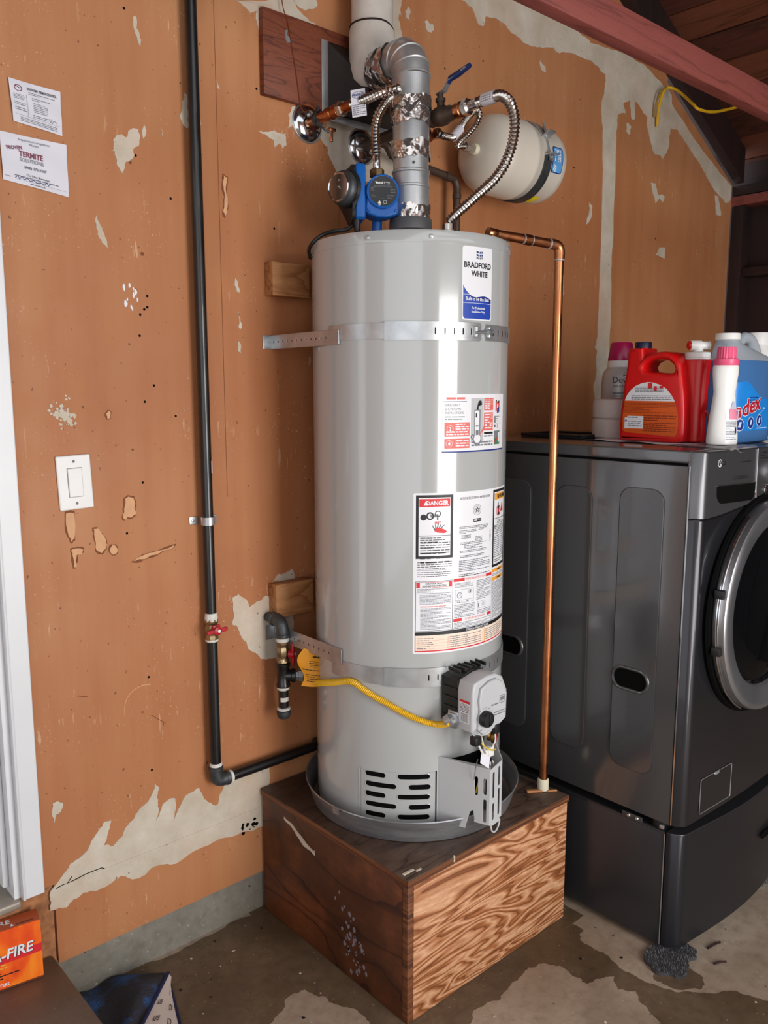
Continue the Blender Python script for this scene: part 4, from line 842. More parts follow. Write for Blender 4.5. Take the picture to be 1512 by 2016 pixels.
# danger panel
u0, u1, v0, v1 = .006, .098, .235, .388
frame(mb, f, u0, v0, u1, v1, .0065, 1, .0006)
rect(mb, f, u0 + .008, .360, u1 - .008, .379, 3, .0007); ink(mb, f, 'DANGER', .058, .3638, .0105, 0, w=.001, sx=.92); poly(mb, f, [(.024, .3635), (.036, .3635), (.030, .3755)], 0, .001)
disc(mb, f, .024, .335, .0075, 1, .0008, 18, .004); rect(mb, f, .018, .330, .030, .340, 1, .0007); disc(mb, f, .040, .338, .0095, 1, .0008, 18, .006); rect(mb, f, .041, .335, .058, .342, 2, .0009); disc(mb, f, .059, .343, .0075, 1, .0008, 16, .0055); rect(mb, f, .057, .328, .060, .342, 1, .0009)
ink(mb, f, 'HOT', .059, .319, .006, 3, w=.0009, sx=.8)
for k in range(5): poly(mb, f, [(.050 + k * .003, .305), (.045 + k * .0075, .322 - abs(k - 2) * .003), (.0463 + k * .0075, .3215 - abs(k - 2) * .003), (.053 + k * .003, .305)], 1, .0009)
poly(mb, f, [(.050, .302), (.056, .310), (.066, .309), (.078, .304), (.083, .298), (.074, .296), (.058, .298)], 3, .0011)
rect(mb, f, u0 + .006, .290, u1 - .006, .2912, 1, .0007)
for i, n_ in enumerate((3, 3, 3, 2, 2)): lines(mb, f, .0165, .281 - .0135 * i - (n_ - 1) * .0025 - .003, .090, .288 - .0115 * i, n_, 1, .0007, .34, 20 + i)
lines(mb, f, .010, .208, .096, .229, 4, 1, .0007, .3, 31); rect(mb, f, .008, .2065, .096, .2072, 1, .0007); lines(mb, f, .010, .190, .096, .204, 3, 1, .0007, .3, 32)
# rating column
ink(mb, f, 'AUTOMATIC STORAGE WATER HEATER', .168, .3735, .0058, 1, w=.0007, sx=.68, bold=False)
disc(mb, f, .170, .346, .0135, 1, .0007, 28, .0128); disc(mb, f, .170, .346, .0095, 1, .0007, 28, .0088)
poly(mb, f, [(.170 + (.0085 if k % 2 == 0 else .0036) * math.sin(k * math.pi / 5), .346 + (.0085 if k % 2 == 0 else .0036) * math.cos(k * math.pi / 5)) for k in range(10)], 1, .0008); disc(mb, f, .170, .346, .0022, 0, .001, 12)
rect(mb, f, .158, .3165, .184, .3245, 1, .0007); rect(mb, f, .160, .3185, .170, .3225, 0, .0009); lines(mb, f, .1715, .3185, .183, .3225, 1, 2, .0009, .6, 40)
for i, (a, b, n_) in enumerate(((.116, .212, 2), (.116, .168, 3), (.176, .206, 2), (.122, .150, 3), (.165, .190, 4), (.118, .205, 2), (.130, .190, 3), (.118, .206, 2))):
    v = (.309, .300, .302, .288, .281, .270, .262, .250)[i]; lines(mb, f, a, v - n_ * .0034, b, v, n_, 1, .0007, .36, 41 + i)
lines(mb, f, .118, .231, .198, .238, 2, 1, .0007, .36, 60); lines(mb, f, .116, .196, .222, .226, 7, 2, .0007, .42, 61); lines(mb, f, .116, .184, .222, .192, 2, 1, .0007, .4, 62)
rect(mb, f, .2215, .262, .2235, .292, 2, .0007); rect(mb, f, .221, .272, .224, .280, 1, .0008)
# warning column at the right
u0 = .2345; frame(mb, f, u0, .192, Wd, .388, .0065, 1, .0006)
rect(mb, f, u0 + .009, .362, Wd - .007, .3785, 7, .0007); ink(mb, f, 'WARNING', .285, .3655, .010, 1, w=.001, sx=.85); poly(mb, f, [(.258, .3655), (.267, .3655), (.2625, .375)], 1, .001)
disc(mb, f, .266, .334, .0135, 3, .0009, 24, .012); rect(mb, f, .2605, .323, .2715, .345, 1, .0007); rect(mb, f, .264, .345, .268, .354, 2, .0007); poly(mb, f, [(.2575, .342), (.260, .3445), (.2745, .326), (.272, .3235)], 3, .0011)
poly(mb, f, [(.281, .330), (.300, .330), (.296, .348), (.290, .352)], 3, .0008)
for v in (.314, .276, .2165, .209): rect(mb, f, u0 + .006, v, Wd - .006, v + .0014, 1, .0007)
lines(mb, f, u0 + .024, .300, Wd - .008, .311, 3, 1, .0007, .36, 70); lines(mb, f, u0 + .009, .280, Wd - .008, .299, 5, 1, .0007, .36, 71); poly(mb, f, [(.243, .2925), (.2485, .2925), (.2457, .299)], 1, .0009)
lines(mb, f, u0 + .010, .220, u0 + .040, .273, 11, 2, .0007, .4, 72); lines(mb, f, u0 + .045, .220, Wd - .008, .273, 11, 2, .0007, .4, 73); lines(mb, f, u0 + .010, .2025, Wd - .02, .2075, 1, 2, .0007, .5, 74)
# lower half: safety, operating instructions
v0, v1 = .057, .179
for a in (.006, .099): rect(mb, f, a, v0, a + .001, v1, 1, .0007)
rect(mb, f, .006, v0 - .001, Wd, v0, 1, .0007); rect(mb, f, .006, v1, .100, v1 + .001, 1, .0007)
rect(mb, f, .008, .1635, .0975, .1775, 3, .0007); rect(mb, f, .0165, .1645, .089, .1765, 0, .0009)
ink(mb, f, 'FOR YOUR SAFETY', .053, .1712, .0042, 1, w=.001, sx=.9); ink(mb, f, 'READ BEFORE OPERATING', .053, .1655, .0042, 1, w=.001, sx=.85)
lines(mb, f, .010, .152, .096, .162, 3, 2, .0007, .36, 80); rect(mb, f, .006, .149, .100, .1499, 1, .0007)
lines(mb, f, .016, .122, .096, .147, 8, 2, .0007, .38, 81); lines(mb, f, .018, .115, .082, .119, 1, 6, .0007, .45, 82); lines(mb, f, .018, .060, .096, .114, 17, 2, .0007, .38, 83)
rect(mb, f, .102, .174, .232, .1815, 3, .0007); rect(mb, f, .133, .1742, .207, .1822, 0, .0009); ink(mb, f, 'OPERATING INSTRUCTIONS', .170, .1757, .0048, 6, w=.001, sx=.8)
lines(mb, f, .104, .158, .160, .171, 4, 2, .0007, .36, 84); lines(mb, f, .172, .120, .230, .171, 13, 2, .0007, .38, 85)
frame(mb, f, .106, .120, .162, .153, .0006, 2, .0007); disc(mb, f, .119, .139, .0075, 2, .0008, 22, .0062); poly(mb, f, [(.118, .138), (.122, .1425), (.120, .1375)], 1, .0009); frame(mb, f, .146, .142, .156, .150, .0006, 1, .0008); rect(mb, f, .149, .1445, .153, .147, 1, .0008)
rect(mb, f, .104, .1265, .164, .1271, 2, .0008); frame(mb, f, .112, .1205, .119, .1255, .0007, 1, .0008); lines(mb, f, .140, .121, .156, .126, 1, 2, .0008, .5, 86)
frame(mb, f, .176, .098, .206, .115, .0006, 2, .0007); disc(mb, f, .197, .1065, .0045, 2, .0008, 16, .0037); rect(mb, f, .179, .101, .1815, .111, 1, .0008)
lines(mb, f, .104, .083, .166, .117, 9, 2, .0007, .38, 87); lines(mb, f, .176, .083, .230, .095, 3, 2, .0007, .38, 88)
rect(mb, f, .102, .074, .232, .081, 3, .0007); rect(mb, f, .126, .0742, .214, .0818, 0, .0009); ink(mb, f, 'TO TURN OFF GAS TO APPLIANCE', .170, .0757, .0044, 6, w=.001, sx=.72)
lines(mb, f, .104, .059, .230, .072, 4, 2, .0007, .38, 89)
rect(mb, f, .234, v0, .235, .183, 2, .0007); rect(mb, f, .2365, .178, Wd - .004, .187, 7, .0007); ink(mb, f, 'WARNING', .278, .180, .005, 1, w=.001, sx=.8); rect(mb, f, .2365, .157, Wd - .004, .166, 7, .0007); ink(mb, f, 'WARNING', .278, .159, .005, 1, w=.001, sx=.8)
lines(mb, f, .238, .168, Wd - .006, .176, 2, 2, .0007, .4, 90); lines(mb, f, .238, .060, Wd - .006, .155, 28, 2, .0007, .42, 91)
rect(mb, f, .005, .0455, Wd, .0545, 1, .0007); ink(mb, f, 'CONTROL DIAGNOSTIC CODES', .180, .0475, .0048, 0, w=.001, sx=.82)
rect(mb, f, .005, .008, Wd, .045, 8, .0006); rect(mb, f, .005, .0045, Wd, .0075, 3, .0008)
for u in (.005, .198, .2045): rect(mb, f, u, .008, u + .0022, .044, 7, .0008)
for u in (.088, .265): rect(mb, f, u, .010, u + .0008, .040, 6, .0008)
for k in range(4): rect(mb, f, .009, .0115 + k * .007, .196, .0119 + k * .007, 6, .0008)
for a, b, s in ((.010, .05, 1), (.092, .19, 2), (.209, .262, 3), (.267, .31, 4)): lines(mb, f, a, .011, b, .041, 6, 2, .0009, .32, 95 + s)
label('rating_label', mb, 'large white rating and warning label')
# --- louvred access panel low on the jacket
obj('panel_seam', MB().box((-.0012, 0, 0), (.0012, .0022, .112), .0004, M=Matrix.Translation(cy(197.3, .419, -.001)) @ Matrix.Rotation(R_(197.3 + 90 + 180), 4, 'Z')), M['enamel'], wh)
obj('vent_panel', cyl_wall(198.6, 241.8, .384, .536, -.001, .0012, 20), M['enamel'], wh)
def slot(deg, z, L, h): return [cy(deg + (u) / TR * 57.296, z + v, .0016) for u, v in pill(0, 0, L, h, 5)]
Zs = [.5255, .4985, .4720, .4455, .4190, .3930]
for i, z in enumerate(Zs):
    rowl = ((207.4, .054), (229.6, .080)) if i % 2 == 0 else ((210.6, .080), (233.0, .054))
    for dg, L in rowl:
        mb = MB(); rlabel(mb, cmap(dg, z), -L / 2, -.0063, L / 2, .0063, .0062, 1, .0015, 10)
        rim = [cy(dg + u / TR * 57.296, z + v, .0016) for u, v in pill(0, 0, L + .002, .0145, 5)]
        mb.tube(rim, .0009, 5, close=True)
        obj('vent_slot', mb, [M['enamel'], M['dark_void']], wh)
obj('cover_seam', cyl_wall(242.2, 242.8, .384, .538, .0004, .0016, 2), M['dark_void'], wh)
# --- burner door shield standing out at the front
A, B = Vector((1.398, -.5045, 0)), Vector((1.4435, -.640, 0)); C_, D_ = Vector((1.496, -.632, 0)), Vector((1.535, -.532, 0))
def sheetp(P0, P1, out, holes, th=.0016):
    L = (P1 - P0).length; u = (P1 - P0).normalized(); n_ = Vector((u.y, -u.x, 0))
    fn = lambda a, b, w=0: P0 + u * a + Vector((0, 0, b)) + n_ * (w - th / 2)
    return MB().pillow(out, fn, th, .0005, holes, steps=1)
L1 = (B - A).length; L2 = (C_ - B).length
sh = MB()
o1 = [(0, .405), (L1 * .55, .405), (L1 * .64, .452), (L1 * .70, .458), (L1 * .72, .440), (L1 * .72, .428), (L1, .428), (L1, .572), (0, .576)]
h1 = [[(v, u) for u, v in pill(.523, L1 * .75, .048, .0085, 5)], [(v, u) for u, v in pill(.526, L1 * .91, .042, .0085, 5)], [(v, u) for u, v in pill(.463, L1 * .91, .060, .0085, 5)]]
m1 = sheetp(A, B, o1, h1)
o2 = [(0, .428), (L2 * .15, .428), (L2 * .15, .423), (L2 * .85, .423), (L2 * .85, .432), (L2, .432), (L2, .580), (0, .572)]
h2 = [[(v, u) for u, v in pill(.528, L2 * .28, .068, .0085, 5)], [(v, u) for u, v in pill(.459, L2 * .28, .044, .0085, 5)], [(v, u) for u, v in pill(.543, L2 * .75, .050, .0085, 5)], [(v, u) for u, v in pill(.476, L2 * .75, .070, .0085, 5)]]
m2 = sheetp(B, C_, o2, h2)
L3 = (D_ - C_).length
m3 = sheetp(C_, D_, [(0, .432), (L3, .40), (L3, .655), (L3 * .62, .635), (0, .582)], [])
bs = obj('burner_shield', MB().add(m1.v, m1.f).add(m2.v, m2.f).add(m3.v, m3.f), M['enamel_matte'], wh, label='pale grey slotted shield')
tp = [(A.x, A.y), (B.x, B.y), (C_.x, C_.y), (D_.x, D_.y)]
obj('shield_lip', MB().prism([(A.x, A.y), (B.x, B.y), (B.x + .012, B.y + .008), (1.408, -.512)], lambda u, v, w: (u, v, w), .5715, .5732), M['enamel_matte'], bs)
u2 = (C_ - B).normalized()
lo = [B + u2 * (L2 * .5 + .020 * math.cos(R_(t))) + Vector((0, 0, .428 + .026 * math.sin(R_(t)))) for t in range(180, 361, 15)]
obj('pull_tab', MB().tube(lo, .0022, 8), M['enamel_matte'], bs)
obj('burner_opening', cyl_wall(247, 277, .43, .565, .0004, .0016, 12), M['dark_void'], wh)
# --- gas control
gx0, gx1, gz0, gz1 = 1.396, 1.522, .655, .800
gc_ = obj('gas_control', MB().pillow([(gx0, gz0 + .018), (gx0 + .025, gz0), (gx0 + .060, gz0 - .006), (gx1 - .040, gz0 + .008), (gx1 - .012, gz0 + .018), (gx1 - .004, gz0 + .06), (gx1, gz1 - .05), (gx1 - .018, gz1 - .012), (gx1 - .045, gz1 + .002), (gx0 + .05, gz1 + .002), (gx0 + .006, gz1 - .008), (gx0, gz1 - .03)], lambda u, v, w: (u, -.572 - w, v), .050, .006), M['enamel_matte'], wh, label='pale grey gas control box')
obj('control_back', MB().pillow([(gx0 + .004, gz0 + .02), (gx1 - .03, gz0 + .02), (gx1 - .02, gz1 - .01), (gx1 - .05, gz1 + .008), (gx0 + .05, gz1 + .008), (gx0 + .004, gz1 - .012)], lambda u, v, w: (u, -.512 - w, v), .060, .008), M['black'], gc_)
for k in range(6): obj('rib', MB().box((gx0 + .014 + k * .018, -.568, gz1 + .002), (gx0 + .018 + k * .018, -.528, gz1 + .011), .001), M['black'], gc_)
for k in range(4): obj('rib', MB().box((gx0 + .000, -.568, gz0 + .036 + k * .024), (gx0 + .008, -.525, gz0 + .040 + k * .024), .001), M['black'], gc_)
obj('control_lid', MB().pillow([(gx0 + .014, gz0 + .022), (gx0 + .032, gz0 + .006), (gx1 - .038, gz0 + .016), (gx1 - .012, gz0 + .03), (gx1 - .010, gz1 - .052), (gx1 - .028, gz1 - .020), (gx1 - .05, gz1 - .008), (gx0 + .05, gz1 - .010), (gx0 + .022, gz1 - .022), (gx0 + .016, gz1 - .052), (gx0 + .020, gz1 - .075)], lambda u, v, w: (u, -.620 - w, v), .010, .004), M['enamel_matte'], gc_)
obj('knob', MB().lathe([(.0195, 0), (.0195, .012), (.0175, .0165), (.004, .018)], (gx0 + .034, -.629, gz0 + .048), (0, -1, 0), 28).box((gx0 + .0325, -.650, gz0 + .034), (gx0 + .0355, -.640, gz0 + .062), .001), M['black'], gc_)
mb = MB(); fq = plane((gx0 - .030, -.6302, gz0), (1, 0, 0), (0, 0, 1), (0, -1, 0))
for k in range(7):
    a = R_(30 + k * 24); rect(mb, fq, .064 + .026 * math.cos(a) - .0015, .048 + .026 * math.sin(a) - .001, .064 + .026 * math.cos(a) + .0015, .048 + .026 * math.sin(a) + .001, 0, .0004)
lines(mb, fq, .098, .044, .138, .056, 2, 0, .0004, .4, 3); lines(mb, fq, .088, .070, .115, .078, 1, 0, .0004, .4, 4); lines(mb, fq, .035, .015, .055, .024, 2, 0, .0004, .4, 5)
frame(mb, fq, .118, .072, .136, .091, .0012, 0, .0004); rect(mb, fq, .121, .078, .134, .087, 0, .0004)
obj('control_print', mb, M['ink_grey'], gc_)
fq = plane((gx0 - .0002, -.577, gz0), (0, -1, 0), (0, 0, 1), (-1, 0, 0)); mb = MB()
rect(mb, fq, .004, .036, .036, .092, 0, .0004); rect(mb, fq, .004, .086, .036, .092, 1, .0006); lines(mb, fq, .006, .062, .034, .084, 6, 2, .0006, .4, 6)
for k in range(9): rect(mb, fq, .008, .039 + k * .0024, .030, .0400 + k * .0024, 2, .0006)
obj('control_sticker', mb, [M['label_white'], M['ink_red'], M['ink']], gc_)
for x, z in ((gx0 + .016, gz1 - .018), (gx0 + .014, gz0 + .014)): obj('screw', MB().lathe([(.009, 0), (.009, .006), (.006, .008), (.006, .004), (0, .004)], (x, -.612, z), (0, -1, .1), 14), M['enamel_matte'], gc_)
gi = Vector((gx0 - .002, -.560, .688))
obj('gas_inlet', MB().lathe([(.017, 0), (.017, .008), (.021, .010), (.021, .020), (.013, .022), (.013, .034)], gi + Vector((.014, .0, 0)), (-1, -.12, 0), 6).box(gi + Vector((0, -.016, -.018)), gi + Vector((.012, .016, .022)), .002), M['zinc'], gc_)
obj('brass_plug', MB().lathe([(.014, 0), (.014, .006), (.011, .010), (.0165, .012), (.0165, .018), (.010, .021)], (1.492, -.590, .632), (.35, -.85, -.1), 20), M['brass'], wh)
obj('brass_stem', MB().lathe([(.010, 0), (.013, .003), (.010, .02)], (1.478, -.575, .640), (.6, -.5, 0), 12).lathe([(.012, 0), (.012, .03)], (1.472, -.578, .622), (0, 0, 1), 12), M['brass'], wh)
# wires from the control down into the shield
cs = Vector((1.452, -.618, .622))
def wire(m, pts, r=.0018): obj('wire', MB().tube(smooth(pts, 6), r, 6), m, wh)
obj('plug', MB().box((1.398, -.632, .640), (1.420, -.612, .662), .002).box((1.468, -.632, .652), (1.486, -.612, .676), .002), M['black'], wh)
obj('connector', MB().box((1.448, -.630, .598), (1.468, -.612, .622), .002).box((1.440, -.628, .602), (1.450, -.614, .618), .001), M['white_plastic'], wh)
obj('wire_tie', MB().box((1.444, -.630, .586), (1.462, -.612, .592), .001), M['black'], wh)
wire(M['wire_white'], [(1.414, -.622, .645), (1.420, -.634, .62), (1.428, -.636, .60)], .0026); wire(M['wire_white'], [(1.430, -.620, .655), (1.432, -.628, .63), (1.446, -.624, .606)], .0022)
wire(M['wire_yellow'], [(1.416, -.624, .652), (1.430, -.634, .632), (1.455, -.634, .617), (1.474, -.628, .612)], .0018)
wire(M['wire_red'], [(1.478, -.622, .655), (1.474, -.630, .638), (1.464, -.626, .618)], .0022); wire(M['wire_white'], [(1.474, -.626, .655), (1.468, -.632, .636), (1.459, -.628, .618)], .0018)
wire(M['wire_yellow'], [(1.447, -.624, .590), (1.446, -.620, .565), (1.438, -.608, .53), (1.437, -.60, .50)]); wire(M['wire_red'], [(1.452, -.622, .588), (1.455, -.614, .56), (1.450, -.602, .52), (1.452, -.60, .48)], .0024)
wire(M['wire_white'], [(1.458, -.624, .590), (1.466, -.620, .565), (1.464, -.606, .53), (1.47, -.60, .49)]); wire(M['wire_white'], [(1.462, -.626, .590), (1.476, -.622, .57), (1.484, -.610, .54), (1.484, -.60, .50)])
wire(M['ink_grey'], [(1.420, -.620, .60), (1.422, -.612, .575), (1.426, -.604, .54)], .0012)
fw = plane((1.424, -.640, .603), (.70, -.35, -.55), (.35, .2, .75)); obj('wire_tag', MB().grid(lambda a, b: fw(-.014 + .028 * a, -.013 + .026 * b, .001 * math.sin(a * 5)), 4, 4), M['paper'], wh, label='small folded white paper tag')
# --- seismic straps
def strap(zb, zt, arm_z, lab, a_bolt, wall_pt):
    s = thing('seismic_strap', (TX - .25, -.1, zb), lab, 'strap')
    obj('left_band', cyl_wall(176, a_bolt + 1, zb, zt, .0008, .0026, 40), M['zinc'], s)
    obj('overlap_band', cyl_wall(213, a_bolt, zb - .0025, zt + .0030, .0028, .0042, 28), M['zinc'], s)
    obj('right_band', cyl_wall(a_bolt + 4.6, 365, zb - .001, zt + .001, .0008, .0030, 40), M['zinc'], s)
    t = cy(183, (zb + zt) / 2, .003); wp = Vector(wall_pt)
    d_ = (t - wp); L = math.hypot(d_.x, d_.y); dirv = Vector((d_.x / L, d_.y / L, 0)); nrm = Vector((dirv.y, -dirv.x, 0))
    fa = lambda u, v, w=0: wp + dirv * u + Vector((0, 0, v)) + nrm * w
    hh = (zt - zb) / 2
    arm = obj('bracket_arm', MB().pillow(rrect(0, -hh, L + .012, hh, .002), fa, .0022, .0006, [[(u, v) for u, v in pill(.012 + k * .022, 0, .0068, .0045, 3)] for k in range(max(1, int(L / .024)))], steps=1), M['zinc'], s)
    obj('foot', MB().box((wp.x - .03, -.0025, wp.z - hh), (wp.x + .002, -.0004, wp.z + hh), .0006), M['zinc'], s)
    for k in range(5):
        for base, sg in ((a_bolt - 6.2, -1), (a_bolt + 11, 1)):
            dg = base + sg * k * 5.2
            obj('slot', MB().add([cy(dg + u / TR * 57.3, (zb + zt) / 2 + v, .0046 if sg < 0 else .0034) for v, u in pill(0, 0, .015, .0028, 4) ], [tuple(range(10))]), M['dark_void'], s)
    zc = (zb + zt) / 2
    for dg in (a_bolt - 3.4, a_bolt + 6.2):
        p = cy(dg, zc, .004); obj('lug', MB().lathe([(.006, -.012), (.0085, -.011), (.0085, .011), (.006, .012)], p, (0, 0, 1), 12, a0=R_(0)), M['zinc'], s)
    p0, p1 = cy(a_bolt - 4, zc - .002, .011), cy(a_bolt + 8.5, zc + .002, .011)
    obj('bolt', MB().tube([p0 + (p0 - p1) * .05, p1], .0036, 10), M['zinc'], s)
    pm = p0.lerp(p1, .62); obj('nut', MB().lathe([(.006, 0), (.0078, .001), (.0078, .007), (.006, .008)], pm, p1 - p0, 6), M['zinc'], s)
    obj('washer_ring', MB().lathe([(.0095, 0), (.0095, .0018)], pm + (p1 - p0).normalized() * .009, p1 - p0, 18), M['zinc'], s)
    return s
strap(1.592, 1.628, 0, 'zinc earthquake strap around the heater under the blue-and-white label', 266.5, (1.273, -.0015, 1.600))
strap(.761, .803, 0, 'zinc earthquake strap around the heater just above the gas control', 264.5, (1.262, -.0015, .812))
# --- yellow gas connector
yg = thing('gas_connector', (1.30, -.25, .69), 'yellow ribbed gas tube from the shutoff to the heater control', 'gas tube')
a0 = Vector((DX, DY, .705)) + TD * .070; e0 = gi + Vector((-.052, -.006, 0)) 
YP = [tuple(a0), (1.308, -.150, .703), (1.290, -.235, .722), (1.2735, -.300, .7385), (1.268, -.345, .7425), (1.2745, -.380, .735), (1.300, -.440, .708), (1.328, -.497, .682), (1.350, -.532, .672)]
YP = [tuple(a0)] + YG_PTS
obj('ribbed_tube', corr(MB(), YP, .0083, .0046, .0018, 14), M['yellow'], yg)
obj('inlet_nut', MB().lathe([(.011, 0), (.0150, .002), (.0150, .016), (.0125, .019)], YP[-1], gi + Vector((-.014, -.002, 0)) - Vector(YP[-1]), 6), M['zinc'], yg)
obj('start_nut', MB().lathe([(.0155, 0), (.0155, .018), (.0105, .021)], a0 - TD * .004, TD, 6), M['zinc'], yg)
tq = [Vector((1.2468, -0.1557, 0.8018)), Vector((1.2968, -0.1961, 0.7845)), Vector((1.2843, -0.1913, 0.695)), Vector((1.2371, -0.148, 0.6989))]
def ftag(a, b):
    p = (tq[3] * (1 - a) + tq[2] * a) * (1 - b) + (tq[0] * (1 - a) + tq[1] * a) * b
    return p + Vector((.75, -.66, 0)) * (.012 * math.sin(b * 6.0 + .5)) + Vector((-.66, -.75, 0)) * (.004 * math.sin(a * 4))
tg = obj('warning_tag', MB().grid(ftag, 8, 16), M['orange_tag'], yg, label='curled orange warning tag')
mb = MB(); ft = lambda u, v, w=0: ftag(u, v) + Vector((-.66, -.75, .1)) * (.0008 + w)
lines(mb, ft, .55, .82, .92, .96, 2, 0, 0, .6, 1); lines(mb, ft, .5, .55, .9, .76, 4, 0, 0, .35, 2); lines(mb, ft, .1, .44, .9, .50, 1, 0, 0, .4, 3); lines(mb, ft, .12, .12, .85, .36, 4, 0, 0, .3, 4)
obj('print', mb, M['ink'], tg)
# --- flue
FL = thing('flue_pipe', (TX, TY, 1.90), 'galvanised metal flue pipe rising from the heater, bending back to the white vent', 'flue pipe')
fr = .0445
obj('lower_section', MB().lathe([(fr - .003, 1.895), (fr + .002, 1.898), (fr + .002, 1.975), (fr + .0045, 1.977), (fr + .0045, 1.981), (fr + .001, 1.983), (fr + .001, 2.010), (fr + .0035, 2.013), (fr + .0035, 2.017), (fr, 2.020), (fr, 2.05)], (TX, TY, 0), n=48), M['galv'], FL)
obj('upper_section', MB().lathe([(fr + .001, 2.045), (fr + .001, 2.175), (fr + .004, 2.178), (fr + .004, 2.1815), (fr + .0015, 2.184), (fr + .0015, 2.241)], (TX, TY, 0), n=48), M['galv'], FL)
V_ = Vector((VX - TX, VY - TY, 0)).normalized(); ebase = Vector((TX, TY, 2.238))
seg = []
ERd = .062
for k in range(5):
    a = R_(90 * k / 4); seg.append(ebase + V_ * (ERd * (1 - math.cos(a))) + Vector((0, 0, ERd * math.sin(a))))
pts = []
for a, b in zip(seg, seg[1:]): pts += [a, a.lerp(b, .5)]
pts.append(seg[-1])
obj('elbow', MB().tube(smooth(seg, 3), fr + .0022, 48), M['galv'], FL)
for k in (0, 1, 2, 3):
    t = (seg[k + 1] - seg[max(0, k - 1)]).normalized()
    obj('elbow_seam', MB().lathe([(fr + .002, -.003), (fr + .0045, -.001), (fr + .0045, .001), (fr + .002, .003)], seg[k], t, 48), M['galv'], FL)
h0 = seg[-1]; h1 = Vector((VX, VY, h0.z)) - V_ * .03
obj('horizontal_section', MB().tube([h0, h1], fr + .001, 48), M['galv'], FL)
def foil(o, ax, L, r, seed, name='foil_tape'):
    rn = random.Random(seed); ph = [rn.uniform(0, 6) for _ in range(6)]; n = 96; m = 10; ax = Vector(ax).normalized()
    u = (Vector((1, 0, 0)) - ax * ax.x).normalized(); w = ax.cross(u); rings = []
    for j in range(m + 1):
        t = j / m; ring = []
        for k in range(n):
            a = 2 * math.pi * k / n
            wob = .0008 * math.sin(5 * a + ph[0] + 4 * t) + .0006 * math.sin(11 * a + ph[1] - 6 * t) + .0005 * math.sin(23 * a + ph[2] + 9 * t)
            ed = .003 * math.sin(3 * a + ph[3]) + .002 * math.sin(9 * a + ph[4])
            ring.append(Vector(o) + ax * (L * t + (ed if j in (0, m) else 0)) + u * ((r + .0018 + wob) * math.cos(a)) + w * ((r + .0018 + wob) * math.sin(a)))
        rings.append(ring)
    obj(name, MB().sweep(rings, cap=False), M['foil'], FL)
foil((TX, TY, 2.128), (0, 0, 1), .034, fr + .002, 1); foil((TX, TY, 2.164), (0, 0, 1), .026, fr + .0035, 5)
foil((TX, TY, 2.046), (0, 0, 1), .040, fr + .002, 2); foil((TX, TY, 1.900), (0, 0, 1), .034, fr + .003, 3)
foil(h0 + V_ * .012, V_, .048, fr + .003, 4); foil(h0 + V_ * .058, V_, .030, fr + .006, 7)
for z, dg in ((1.918, 250), (1.918, 225), (2.03, 235)): obj('screw', MB().lathe([(.0035, 0), (.0025, .002), (0, .0022)], (TX + (fr + .003) * math.cos(R_(dg)), TY + (fr + .003) * math.sin(R_(dg)), z), (math.cos(R_(dg)), math.sin(R_(dg)), 0), 8), M['iron'], FL)
# --- recirculation pump on the hot outlet
PX, PY, PZ = 1.452, -.220, 1.955
pu = thing('circulator_pump', (PX, PY, 1.842), 'blue circulator pump with black timer box standing on the heater top', 'pump')
ax = Vector((-.50, -.86, .02)).normalized(); sd = Vector((-ax.y, ax.x, 0)).normalized() * -1     # sd points right in the picture
if sd.dot(Vector((.745, -.667, 0))) < 0: sd = -sd
up = Vector((0, 0, 1))
pc = Vector((PX, PY, PZ)) + ax * .02
obj('union_nut', MB().lathe([(.0165, 0), (.0185, .002), (.0185, .018), (.0165, .020)], (PX, PY, 2.006), n=8), mat('dull_brass', '#6b563c', .4, .8), pu)
obj('volute', MB().lathe([(.038, -.045), (.043, -.035), (.043, .0), (.040, .012)], Vector((PX, PY, PZ - .005)) + ax * -.0, ax, 36).lathe([(.013, 0), (.013, .11)], (PX, PY, 1.86), n=18).lathe([(.010, 0), (.016, .002), (.016, .012), (.012, .014), (.012, .03)], (PX, PY, 1.843), n=8), M['blue'], pu)
fb = lambda u, v, w=0: pc + sd * u + up * v + ax * w
mot = obj('motor_housing', MB().pillow([(.041 * math.cos(R_(a)), .041 * math.sin(R_(a))) for a in range(-20, 201, 11)] + [(-.041, -.045), (-.036, -.052), (-.012, -.060), (.012, -.060), (.036, -.052), (.041, -.045)], fb, .050, .005), M['blue'], pu)
obj('flange_screw', MB().lathe([(.0045, 0), (.0045, .004), (.003, .006)], fb(.034, -.043, .046), ax, 6).lathe([(.0045, 0), (.0045, .004), (.003, .006)], fb(-.034, -.043, .046), ax, 6), M['blue'], mot)
obj('plate_ring', MB().lathe([(.0405, .048), (.0405, .056), (.037, .0585), (.0350, .0575)], pc, ax, 48), M['blue'], mot)
fp = lambda u, v, w=0: pc + sd * u + up * v + ax * (.0580 + w); mb = MB()
disc(mb, fp, 0, 0, .0355, 0, .0003, 48)
ink(mb, fp, 'WATTS', .0005, .0165, .0052, 1, w=.0008, sx=1.25); poly(mb, fp, [(-.0205, .0217), (-.0165, .0165), (-.0145, .0165), (-.0135, .0217)], 1, .0008)
lines(mb, fp, -.024, .0085, .022, .0135, 2, 2, .0008, .35, 1)
for a, b, c_, d_, n_ in ((-.031, .0, -.022, .008, 3), (.018, -.003, .031, .006, 3), (-.030, -.016, -.018, -.009, 3), (.010, -.017, .028, -.008, 3), (-.006, -.0185, .006, -.0165, 1)): lines(mb, fp, a, b, c_, d_, n_, 2, .0008, .35, int(a * 1000) + 50)
